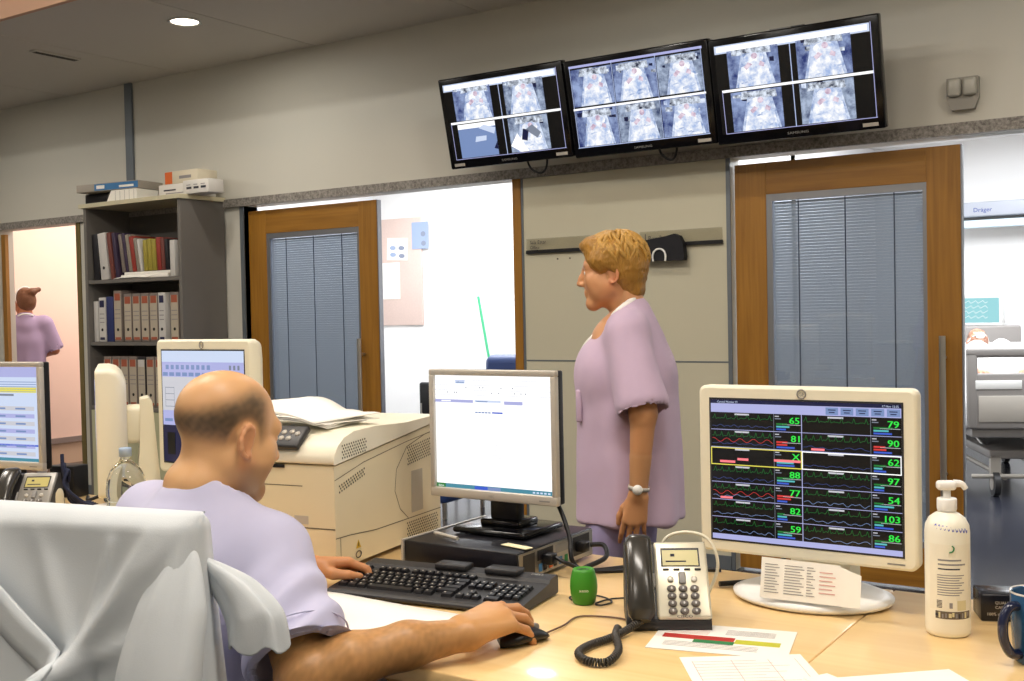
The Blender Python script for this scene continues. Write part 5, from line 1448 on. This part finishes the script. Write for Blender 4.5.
    if extras: extras(root, P, k)
    return root
dn = ((-1, 0, 0), (0, .08, -1), (0, -1, 0))
def down_hand(side):     # hanging arm: fingers down, thumb forward
    Y = unit((0, .18, -1)); X = unit((0, 1, .18)); Z = unit((side, 0, 0)); return (X, Y, Z)
def blond(root, Mx, Hc, sc):
    F = Field((-.12, -.16, -.12), (.12, .14, .17), .0042)
    F.ell((0, -.016, .048), (.089, .110, .090), k=.02); F.ell((0, -.055, .0), (.080, .072, .085), k=.03)
    F.ell((0, .052, .092), (.062, .046, .034), k=.02)
    for s in (-1, 1): F.ell((s * .072, .01, .035), (.018, .045, .045), k=.02)
    F.ell((0, -.075, -.065), (.052, .035, .04), k=.02)
    F.ell((0, .118, .0), (.085, .052, .085), k=.015, sub=True); F.ell((0, -.06, -.13), (.10, .09, .04), k=.015, sub=True)
    for s in (-1, 1): F.ell((s * .09, .012, -.03), (.03, .033, .038), k=.01, sub=True)
    V, Fc = F.mesh(1); N = normals(V, Fc)
    V = V + N * (.006 * wavy(V * np.array([1, .6, 1.5]), 61, 55) + .0025 * wavy(V * np.array([1.4, .5, 1.6]), 62, 150, 7))[:, None]
    ho = np_obj('short_hair', V @ Mx.T * sc + Hc, Fc, M['blond'], root)
    rs = random.Random(12); m = MB()
    for i in range(230):
        a = rs.uniform(0, 2 * PI); p0 = rs.uniform(.05, 1.2); ln = rs.uniform(.5, .95); tw = rs.uniform(-.5, .5); pts = []
        for j in range(7):
            ph = p0 + ln * j / 6; aa = a + tw * j / 6
            r = 1.0 + .055 * math.sin(PI * j / 6) + (.10 if j == 6 else 0) * rs.random()
            q = np.array((.086 * r * math.sin(ph) * math.cos(aa), -.022 + .106 * r * math.sin(ph) * math.sin(aa), .046 + .092 * r * math.cos(ph)))
            pts.append(q)
        e = pts[-1]
        if e[1] > .05 and e[2] < .075: continue
        if abs(e[0]) > .06 and e[1] > -.03 and e[2] < .0: continue
        m.tube([tuple(q @ Mx.T * sc + Hc) for q in pts], [.0015, .0055, .007, .007, .006, .004, .001], 5)
    m.build('hair_locks', M['blond_light'], ho)
def walk_extras(root, P, k):
    a = np.array((-.198, .03, .835)); 
    MB().at(tuple(P(-.232, -.050, .822)), (R(8), 0, 0)).lathe([(.030, -.006), (.0325, -.006), (.0325, .006), (.030, .006), (.030, -.006)], n=28, cap=False).build('wristwatch', M['silver'], root)
    MB().at(tuple(P(-.266, -.050, .822)), (0, R(-90), 0)).lathe([(0, 0), (.015, 0), (.015, .006), (0, .007)], n=24, cap=False).build('watch_face', M['white'], root)
    # white collar trim following the V neck
    pts = [P(-.0, -.078, 1.362), P(-.055, -.055, 1.355), P(-.076, .0, 1.33), P(-.072, .05, 1.295), P(-.05, .105, 1.265), P(0, .142, 1.225), P(.05, .105, 1.265), P(.072, .05, 1.295), P(.076, .0, 1.33), P(.055, -.055, 1.355), P(0, -.078, 1.362)]
    lo, hi = P(-.24, -.16, 1.10), P(.24, .26, 1.46); g = .004
    A, B = Field(lo, hi, .0045), Field(lo, hi, .0045)
    st = 1.12
    A.ell(P(0, .01, 1.18), np.array(P(.175, .132 * st, .14)) + g, k=.05)
    for s in (-1, 1): A.ell(P(s * .07, .075, 1.15), np.array(P(.075, .06, .075)) + g, k=.06)
    A.cone(P(-.13, -.015, 1.295), P(.13, -.015, 1.295), .066 * k + g, k=.05); A.cone(P(0, -.02, 1.27), P(0, -.012, 1.35), .085 * k + g, .060 * k + g, k=.04)
    for F in (A, B):
        F.cone(P(0, .02, 1.32), P(0, .05, 1.55), .050 * k, .075 * k, k=.006, sub=(F is A)); F.ell(P(0, .12, 1.31), P(.045, .075, .09), k=.01, sub=(F is A))
    A.keep(B, .016)
    V, Fc = A.mesh(1); np_obj('collar_trim', V, Fc, M['white'], root)
    for x, l in ((-.085, .05), (-.07, .06)):
        MB().cyl(P(x, .150, 1.11), P(x, .150, 1.11 + l), .005 * k, 8).build('pen', M['inkdark'], root)
    MB().at(P(-.08, .148, 1.06)).rbox(-.045, .045, -.012, .006, -.05, .05, .004).build('chest_pocket', M['mauve'], root)
arms = [((-.238, -.068, 1.05), (-.232, -.048, .80), down_hand(-1), [.25, .3, .35, .4]), ((.238, -.03, 1.05), (.225, .05, .81), down_hand(1), [.25, .3, .35, .4])]
legs = [((-.09, .0, .84), (-.095, .12, .46), (-.09, .10, .08)), ((.09, -.01, .84), (.095, .02, .46), (.09, -.20, .10))]
wf = unit((-.93, -.36, 0))
WRZ = math.atan2(-wf[0], wf[1])
standing('blond woman in pale mauve scrubs walking left between the desk and the wall', (-1.63, 3.14), WRZ, 1.60, .0075,
         dict(stout=1.12, hy=.052, arms=arms, legs=legs, bust=True), M['mauve'], M['mauve_dark'], 'cb9468', blond, head_rz=R(4), head_rx=R(-4), extras=walk_extras)
def bun(root, Mx, Hc, sc):
    F = Field((-.12, -.20, -.12), (.14, .14, .20), .007)
    F.ell((0, -.014, .04), (.083, .104, .088), k=.02); F.ell((0, -.045, -.01), (.075, .07, .08), k=.03)
    F.ell((.02, -.095, .085), (.046, .038, .038), k=.015); F.cone((.03, -.10, .09), (.082, -.10, .11), .030, .022, k=.015)
    F.ell((0, .115, .0), (.085, .06, .09), k=.015, sub=True); F.ell((0, -.06, -.125), (.09, .08, .045), k=.01, sub=True)
    V, Fc = F.mesh(1); V = V + normals(V, Fc) * (.004 * wavy(V, 71, 60))[:, None]
    np_obj('pinned_hair', V @ Mx.T * sc + Hc, Fc, M['brownhair'], root)
    ring = [np.array((.088 * math.cos(a), -.012 - .04 * math.sin(a) * 0 + .0, .045 + .092 * math.sin(a))) for a in [R(t) for t in range(-40, 221, 13)]]
    MB().tube([tuple(p @ Mx.T * sc + Hc) for p in ring], .006, 7).build('hair_band', M['white'], root)
def far_extras(root, P, k):
    MB().tube([P(-.06, -.06, 1.36), P(-.03, -.085, 1.372), P(0, -.09, 1.374), P(.03, -.085, 1.372), P(.06, -.06, 1.36)], .007, 7, sub=4).build('neck_cord', M['white'], root)
arms2 = [((-.215, .05, 1.06), (-.08, .24, 1.06), (unit((0, .2, 1)), unit((1, .2, 0)), unit((0, 1, -.1))), [.3] * 4), ((.225, .02, 1.06), (.10, .25, 1.0), (unit((0, .2, 1)), unit((-1, .3, 0)), unit((0, 1, -.1))), [.3] * 4)]
legs2 = [((-.085, 0, .84), (-.09, .03, .46), (-.09, -.02, .09)), ((.085, 0, .84), (.09, .02, .46), (.09, -.03, .09))]
standing('woman with pinned-up brown hair seen from behind in the peach corridor', (-8.95, 5.77), math.atan2(.86, .5), 1.66, .011,
         dict(stout=.86, arms=arms2, legs=legs2), M['mauve_far'], M['mauve_far'], 'b87a58', bun, head_rz=R(22), extras=far_extras)

# ================================================================ office chair under the man and the coat over its back
CR = R(12)
CH = thing('office_chair', 'office chair of the seated man, its back hidden under the white coat', 'chair', (-1.575, 1.25, 0), CR)
M['chairfab'] = mat('chair_fabric', '2b3350', .85, bump=.2, bscale=300)
MB().rbox(-.24, .24, -.19, .27, .42, .465, .03, seg=3).build('seat', M['chairfab'], CH)
MB().rbox(-.21, .21, -.20, -.15, .56, 1.03, .02, seg=3).build('backrest', M['chairfab'], CH)
MB().tube([(0, -.14, .40), (0, -.22, .42), (0, -.225, .6), (0, -.205, .75)], .02, 10, sub=5).build('back_support', M['black'], CH)
MB().cyl((0, 0, .1), (0, 0, .42), .028).build('gas_column', M['black'], CH)
for i in range(5):
    a = 2 * PI * i / 5 + .3
    lg = MB().tube([(0, 0, .12), (.16 * math.cos(a), .16 * math.sin(a), .105), (.29 * math.cos(a), .29 * math.sin(a), .075)], [.026, .022, .016], 8).build('leg', M['black'], CH)
    MB().cyl((.29 * math.cos(a) - .012 * math.sin(a), .29 * math.sin(a) + .012 * math.cos(a), .028), (.29 * math.cos(a) + .012 * math.sin(a), .29 * math.sin(a) - .012 * math.cos(a), .028), .028, 18).build('castor', M['darkgrey'], lg)
# the coat: closed rings around the backrest, opened out below, with tension folds
ct = thing('lab_coat', 'white coat draped over the back of the office chair in the foreground', 'coat', (-1.575, 1.25, 0), CR)
M['coat'] = mat('white_coat_cotton', 'd0d6db', .85, var=.02, vscale=25, sheen=.1, bump=.08, bscale=500)
ZT = 1.062
KX, KZ = .04, .82
def seg_d(x, z, a, b):
    dx, dz = b[0] - a[0], b[1] - a[1]; L = dx * dx + dz * dz; t = max(0, min(1, ((x - a[0]) * dx + (z - a[1]) * dz) / L))
    return math.hypot(x - a[0] - t * dx, z - a[1] - t * dz), t
RID = [((KX, KZ), (.095, 1.01), .010, .010), ((KX, KZ), (.165, 1.02), .013, .013), ((KX, KZ), (.215, 1.04), .018, .010), ((KX, KZ), (.155, .87), .014, .010), ((KX, KZ), (-.05, 1.01), .02, .006), ((KX, KZ), (-.2, .62), .02, .012), ((KX, KZ), (.03, .45), .022, .016), ((KX, KZ), (.12, .5), .02, .012),
       ((.235, 1.03), (.19, .88), .016, .010), ((-.2, 1.02), (-.16, .8), .02, .008)]
def coat_y(x, z):
    d = 0
    for a, b, w, amp in RID:
        q, t = seg_d(x, z, a, b); d += 1.7 * amp * math.exp(-(q / w) ** 2) * (1 - .5 * t)
    d -= .012 * math.exp(-(((x - KX) / .025) ** 2 + ((z - KZ) / .025) ** 2))
    d += .004 * math.sin(17 * x + 5 * z) + .003 * math.sin(31 * x - 13 * z + 1) + .003 * math.sin(9 * x + 23 * z)
    return d
def ring(v):
    z = ZT - .004 - .68 * v ** 1.0
    hw = .238 + .035 * v + .04 * v * v; t = min(1, v / .035) ** .5
    yb = -.175 - (.040 + .05 * v) * t; yf = -.175 + (.035 + .02 * v) * t
    pts = []; n = 84
    for i in range(n + 1):           # camera side, left to right
        x = -hw + 2 * hw * i / n; e = 1 - abs(2 * i / n - 1) ** 10
        pts.append((x, -.175 + (yb + .175) * (.25 + .75 * e) - coat_y(x, z) * min(1, v / .12) * e, z + .003 * math.sin(9 * x) * t))
    for i in range(1, 24):
        x = hw - 2 * hw * i / 24; pts.append((x, yf, z + .0))
    return pts
MB().loft([ring(0)] + [ring((j / 60) ** 1.3) for j in range(1, 61)], 0, True, True).build('body_panel', M['coat'], ct)
# half belt at the back, running down to its button
def beltp(u, w): 
    x = -.26 + (KX + .012 + .26) * u; z = 1.05 + (KZ - .012 - 1.05) * u - .02 * math.sin(PI * u)
    return (x + .4 * w, -.232 - .05 * min(1, (ZT - z) / .68) - coat_y(x, z + w) * .9 - .008, z + w)
g = MB(); g.grid(lambda u, v: beltp(u, (v - .5) * .055), 20, 3); g.build('half_belt', M['coat'], ct, solid=.006)
# hanging sleeve on the right and the lighter second sleeve beyond it
def sleeve(pts, rad, name, seed, cuff=True):
    rings = []; P_s = spline([Vector(p) for p in pts], 10); n = 36; rs = random.Random(seed); ph = [rs.uniform(0, 6) for _ in range(6)]
    for k, p in enumerate(P_s):
        u = k / (len(P_s) - 1); q_ = u * (len(rad) - 1); i_ = min(int(q_), len(rad) - 2); rx = rad[i_] + (rad[i_ + 1] - rad[i_]) * (q_ - i_); ry = rx * .55
        rings.append([(p.x + rx * math.cos(a) * (1 + min(1, u * 2.5) * (.10 * math.sin(3 * a + ph[0] + 3 * u) + .05 * math.sin(7 * a + ph[1] - 5 * u))), p.y + ry * math.sin(a) * (1 + min(1, u * 2.5) * .18 * math.sin(4 * a + ph[2] + 4 * u)), p.z + min(1, u * 2.5) * .006 * math.sin(5 * a + ph[3])) for a in [2 * PI * i / n for i in range(n)]])
    m = MB(); m.loft(rings, cap=False); return m.build(name, M['coat'], ct, solid=.004)
sleeve([(.212, -.185, 1.02), (.211, -.20, .985), (.21, -.222, .92), (.206, -.245, .83), (.205, -.262, .70), (.20, -.27, .55)], (.004, .030, .054, .066, .076, .085), 'sleeve', 3)
sleeve([(.222, -.17, .985), (.262, -.155, .95), (.298, -.15, .905), (.305, -.15, .852)], (.008, .034, .048, .05), 'sleeve', 5)
# ================================================================ office behind the first door
M['cork'] = mat('cork_board', 'd9c2b8', .9, var=.08, vscale=60)
t = thing('pin_board', 'pale pink pin board on the far wall of the bright office', 'board', (-6.97, 8.497, 1.24))
MB().rbox(-.42, .34, -.02, 0, 0, 1.05, .004).build('cork_panel', M['cork'], t)
def pinned(label, x, z, w, h, m, rot=0, marks=True):
    t = thing('pinned_paper', label, 'paper', (x, 8.474, z), group='papers pinned to the board', rot=(0, rot, 0))
    MB().box(-w / 2, w / 2, -.002, 0, 0, h).build('sheet', m, t)
    if marks:
        g = MB()
        for i, (u, v) in enumerate(((-.22, .55), (.2, .55), (-.2, .25), (.22, .2))):
            g.add([(w * u + .15 * w * math.cos(a), -.003, h * v + .10 * h * math.sin(a)) for a in [2 * PI * k / 10 for k in range(10)]], [tuple(range(10))], i % 2)
        g.build('print', [mat('faded_blue', '9fb0cf', .7), mat('faded_grey', '8b93a8', .7)], t)
pinned('white paper with two dark spots pinned to the board in the office', -6.93, 1.88, .26, .22, M['paper'], .05)
pinned('blue-toned picture pinned at the top right of the board', -6.64, 1.98, .20, .26, mat('photo_blue', '9fb0d0', .6))
pinned('tall blank white sheet pinned low on the board', -7.02, 1.50, .24, .36, M['paper'], 0, False)
t = thing('broom', 'broom with a thin green handle leaning in the bright office', 'broom', (-5.62, 8.36, 0))
MB().cyl((0, 0, .08), (-.30, .05, 1.5), .012, 10).build('handle', mat('broom_green', '3fae7c', .4), t)
MB().rbox(-.15, .15, -.03, .03, .0, .1, .01).build('brush_head', M['darkgrey'], t)
M['bluevinyl'] = mat('blue_vinyl', '33497f', .45)
t = thing('armchair', 'blue vinyl armchair just inside the bright office doorway', 'chair', (-4.06, 6.15, 0), R(4))
MB().rbox(-.30, .30, -.40, .10, .30, .46, .05, seg=3).build('seat', M['bluevinyl'], t)
MB().rbox(-.27, .27, .06, .22, .40, 1.06, .06, seg=4).build('backrest', M['bluevinyl'], t)
for s in (-1, 1):
    MB().rbox(s * .345 - .05, s * .345 + .05, -.40, .15, .10, .66, .04, seg=3).build('armrest', M['bluevinyl'], t)
    for y in (-.36, .12): MB().cyl((s * .33, y, 0), (s * .33, y, .12), .018, 10).build('leg', M['steel'], t)
t = thing('black_chair', 'black chair in the office peeking out left of the silver monitor', 'chair', (-5.35, 7.0, 0), R(20))
MB().rbox(-.22, .22, -.2, .2, .42, .46, .02).build('seat', M['black'], t)
MB().rbox(-.21, .21, .18, .22, .52, .79, .03).build('backrest', M['black'], t)
for sx in (-.19, .19):
    for sy in (-.17, .19): MB().cyl((sx, sy, 0), (sx, sy, .44 if sy < 0 else .62), .012, 8).build('leg', M['steel'], t)
t = thing('side_cabinet', 'white cabinet at the right inside the bright office', 'cabinet', (-4.72, 7.55, 0))
MB().rbox(-.18, .5, -.0, .4, 0, 1.13, .006).build('body', M['white'], t)
for i in range(3):
    d = MB().box(-.17, .49, -.012, 0, .06 + i * .35, .39 + i * .35).build('drawer', M['white'], t)
    MB().box(.1, .22, -.03, -.012, .3 + i * .35, .315 + i * .35).build('handle', M['steel'], d)
tag(MB().rbox(-4.86, -4.62, 7.6, 7.85, 1.13, 1.17, .005).build('document_tray', M['darkgrey']), 'dark flat tray on the white cabinet beside the wooden door jamb', 'tray')
tag(MB().rbox(-4.84, -4.66, 7.62, 7.8, 1.17, 1.27, .008).build('red_box', mat('red_card', 'c25a4c', .6)), 'small red and white box on the dark tray in the office', 'box')

# ================================================================ ward behind the second door
M['bedgrey'] = mat('bed_plastic_grey', '8f8a86', .4); M['bedlight'] = mat('bed_panel_light', 'b5aea4', .45); M['linen'] = mat('white_linen', 'f0eeea', .85, bump=.1, bscale=60)
BR = R(24)
bd = thing('hospital_bed', 'grey hospital bed with a slotted footboard in the bright ward', 'bed', (-1.144, 8.24, 0), BR)
f = MB()
f.rbox(-.475, .475, -.03, .02, .97, 1.04, .02, seg=3).rbox(-.475, -.40, -.03, .02, .48, 1.02, .02, seg=3).rbox(.40, .475, -.03, .02, .48, 1.02, .02, seg=3).rbox(-.42, .42, -.028, .018, .48, .865, .015, seg=3)
f.build('footboard', M['bedgrey'], bd)
MB().rbox(-.40, .34, -.034, -.026, .53, .71, .003).build('footboard_panel', M['bedlight'], bd)
MB().rbox(-.42, -.12, -.033, -.026, .755, .815, .003).build('grip_slot', M['white'], bd)
MB().rbox(-.44, .44, 0, 2.1, .42, .48, .01).rbox(-.30, .30, .1, 1.9, .26, .32, .01).build('frame', M['bedgrey'], bd)
MB().rbox(-.42, .42, .05, 1.15, .48, .62, .04, seg=3).build('mattress', M['linen'], bd)
MB().at((0, 1.12, .48), (R(28), 0, 0)).rbox(-.42, .42, 0, .9, 0, .14, .04, seg=3).build('raised_mattress', M['linen'], bd)
MB().rbox(-.46, .46, 2.08, 2.13, .45, 1.15, .02, seg=3).build('headboard', M['bedgrey'], bd)
for sx in (-1, 1):
    MB().cyl((sx * .24, .35, .28), (sx * .26, .95, .44), .02, 10).build('lift_arm', M['steel'], bd)
    MB().cyl((sx * .2, .1, .13), (sx * .2, 1.9, .13), .018, 10).build('base_rail', M['bedlight'], bd)
    for y in (.12, 1.85):
        wl = MB().cyl((sx * .26 - .02, y, .085), (sx * .26 + .02, y, .085), .085, 22).build('castor', M['darkgrey'], bd)
        MB().cyl((sx * .26 - .026, y, .085), (sx * .26 + .026, y, .085), .045, 16).build('hub', M['bedlight'], wl)
        MB().box(sx * .26 - .034, sx * .26 + .034, y - .02, y + .02, .15, .28).build('castor_bracket', M['bedlight'], bd)
MB().cyl((-.42, .1, .14), (.42, .1, .14), .016, 10).build('brake_bar', M['bedlight'], bd)
def bw(x, y, z): c, s = math.cos(BR), math.sin(BR); return np.array([-1.144 + x * c - y * s, 8.24 + x * s + y * c, z])
BM = rotz(BR)
pl = thing('pillow', 'white pillow behind the patient\'s head', 'pillow', tuple(bw(-.0, 1.66, .90)), rot=(R(28), 0, BR))
F = Field((-.33, -.22, -.08), (.33, .22, .1), .012); F.ell((0, 0, 0), (.30, .19, .065)); F.ell((0, .0, .05), (.12, .10, .03), k=.03, sub=True)
V, Fc = F.mesh(1); np_obj('cushion', V, Fc, M['linen'], pl)
# patient
pt_ = thing('person', 'patient lying in the ward bed with a white breathing mask', 'person', tuple(bw(0, 1.0, 0)), BR)
F = Field((-.36, -1.0, .5), (.36, .85, 1.15), .012)
F.ell((0, .05, .70), (.17, .16, .10)).ell((0, .30, .82), (.17, .20, .11), k=.05).cone((-.17, .42, .90), (.17, .42, .90), .06, k=.04).cone((0, .44, .93), (0, .56, .985), .055, k=.03)
for s in (-1, 1):
    F.cone((s * .09, -.02, .68), (s * .09, -.42, .70), .075, .055, k=.03).cone((s * .09, -.42, .70), (s * .09, -.82, .66), .052, .04, k=.02).cone((s * .09, -.84, .66), (s * .10, -.86, .78), .035, .03, k=.02)
    F.cone((s * .20, .40, .88), (s * .27, .18, .80), .045, .038, k=.03).cone((s * .27, .18, .80), (s * .17, -.05, .82), .036, .026, k=.02)
V, Fc = F.mesh(1); parts = [(V, Fc, np.tile(L3('c08a70'), (len(V), 1)))]
for s in (-1, 1):
    F = Field((s * .17 - .16, -.25, .72), (s * .17 + .16, .06, .92), .006)
    hand(F, (s * .17, -.05, .82), (-s, 0, 0), unit((-s * .4, -1, 0)), (0, 0, 1), [.25] * 4, .95); V, Fc = F.mesh(1); parts.append((V, Fc, np.tile(L3('c08a70'), (len(V), 1))))
HV, HF = head_mesh(.006, True); Mx = rotx(R(62)) @ rotz(R(0))
Mx = np.stack([np.array([1, 0, 0]), np.array([0, -math.sin(R(38)), math.cos(R(38))]), np.array([0, math.cos(R(38)), math.sin(R(38))])], 1)   # face up and towards the feet
parts.append((HV @ Mx.T * .95 + np.array([0, .66, 1.035]), HF, head_tint(HV, True, 'c08a70')))
V, Fc, T = join_np(parts); np_obj('body', V, Fc, M['skin'], pt_, T)
F = Field((-.1, -.1, -.1), (.1, .1, .1), .006); F.ell((0, 0, 0), (.038, .03, .042)); V, Fc = F.mesh(1)
np_obj('breathing_mask', (V + np.array([0, .092, -.045])) @ Mx.T * .95 + np.array([0, .66, 1.035]), Fc, M['white'], pt_)
for s in (-1, 1):
    MB().tube([tuple(np.array(q) @ Mx.T * .97 + np.array([0, .66, 1.035])) for q in ((s * .034, .098, -.045), (s * .066, .05, -.03), (s * .083, .0, -.02))], .006, 6, sub=4).build('mask_strap', M['white'], pt_)
bl = thing('blanket', 'white sheet covering the patient up to the chest', 'blanket', tuple(bw(0, 0, 0)), BR)
def bsurf(u, v):
    x = -.47 + .94 * u; y = .06 + 1.25 * v
    e = max(0, abs(x) - .40) / .07
    z = .65 + .11 * math.exp(-((abs(x) - .09) / .09) ** 2) * (1 - v * .4) + .34 * float(sstep(.5, 1, v)) * math.exp(-(x / .36) ** 4) - .18 * min(1, e) ** 1.5
    if y < .16: z += .08 * math.exp(-((abs(x) - .09) / .06) ** 2)
    return (x, y, z + .006 * math.sin(22 * x + 9 * y) + .005 * math.sin(13 * y - 7 * x))
MB().grid(bsurf, 36, 44).build('sheet', M['linen'], bl, solid=.008)
# bedside monitor, supply beam, tubes
t = thing('bedside_monitor', 'bedside monitor with a pale teal screen above the patient\'s pillow', 'monitor', (-1.93, 10.55, 1.14))
MB().rbox(-.19, .17, 0, .12, 0, .30, .012).build('casing', M['white'], t)
g = MB(); g.rect(-.165, .145, .03, .27, -.001, 0); g.rect(-.165, .145, .25, .27, -.0015, 1)
for i in range(4): pline(g, [(-.15 + k * .02, .08 + i * .045 + .012 * ((k * 7 + i) % 3 - 1)) for k in range(11)], .003, -.0015, 1)
g.build('screen_picture', [emit('teal_screen', '8fc9cf', 1.2), E_['white']], t)
MB().cyl((0, .12, .15), (0, .34, .15), .03).build('wall_arm', M['grey'], t)
t = thing('supply_beam', 'long grey medical supply beam with blue lettering high on the ward wall', 'beam', (-1.2, 10.68, 2.12))
MB().rbox(-1.3, 2.2, -.1, .0, .0, .13, .01).build('housing', mat('beam_grey', 'a7abb5', .4), t)
MB().rbox(-1.3, 2.2, -.08, .0, -.10, -.03, .01).build('light_cover', mat('beam_pale', 'c9dbe6', .4), t)
MB().box(-.9, 1.9, 0, .22, -.06, .1).build('mount', M['grey'], t)
MB().text('Dräger', -.80, .04, .055, -.102).build('lettering', mat('dark_blue_print', '2a3f8c', .5), t)
for i, (x, z) in enumerate(((-1.34, 1.72), (-1.36, 1.30))):
    t = thing('gas_outlet', ('upper' if i == 0 else 'lower') + ' grey gas outlet with a lever on the ward wall', 'outlet', (x, 10.9, z), group='gas outlets on the ward wall')
    MB().rbox(-.05, .05, -.04, 0, -.05, .05, .008).build('plate', M['silver'], t)
    MB().cyl((0, -.09, 0), (0, -.04, 0), .02).tube([(0, -.08, 0), (.05, -.09, .02), (.11, -.09, .03)], .009, 6).build('lever', M['grey'], t)
# ================================================================ camera, world, view
def cam():
    yaw, pit, rol, Fp, Hc = .583570, -.025872, -.020223, 1104.0, 1.35
    f = Vector((-math.sin(yaw) * math.cos(pit), math.cos(yaw) * math.cos(pit), math.sin(pit)))
    r = Vector((math.cos(yaw), math.sin(yaw), 0)); u = r.cross(f)
    c, s = math.cos(rol), math.sin(rol)
    r2 = r * c + u * s; u2 = u * c - r * s
    cd = bpy.data.cameras.new('camera'); cd.sensor_fit = 'HORIZONTAL'; cd.sensor_width = 36; cd.lens = Fp * 36 / 1024; cd.clip_start = .05
    o = bpy.data.objects.new('camera', cd); COL.objects.link(o)
    m = Matrix.Identity(4)
    for i in range(3): m[i][0], m[i][1], m[i][2] = r2[i], u2[i], -f[i]
    m[0][3], m[1][3], m[2][3] = 0, 0, Hc
    o.matrix_world = m
    SC.camera = o
cam()
wd = bpy.data.worlds.new('world'); SC.world = wd; wd.use_nodes = True
bg = wd.node_tree.nodes['Background']; bg.inputs[0].default_value = (.9, .92, 1, 1); bg.inputs[1].default_value = .15
SC.view_settings.view_transform = 'Standard'
SC.view_settings.look = 'None'
SC.view_settings.exposure = 0.0
SC.view_settings.gamma = 1
SC.view_settings.use_curve_mapping = False
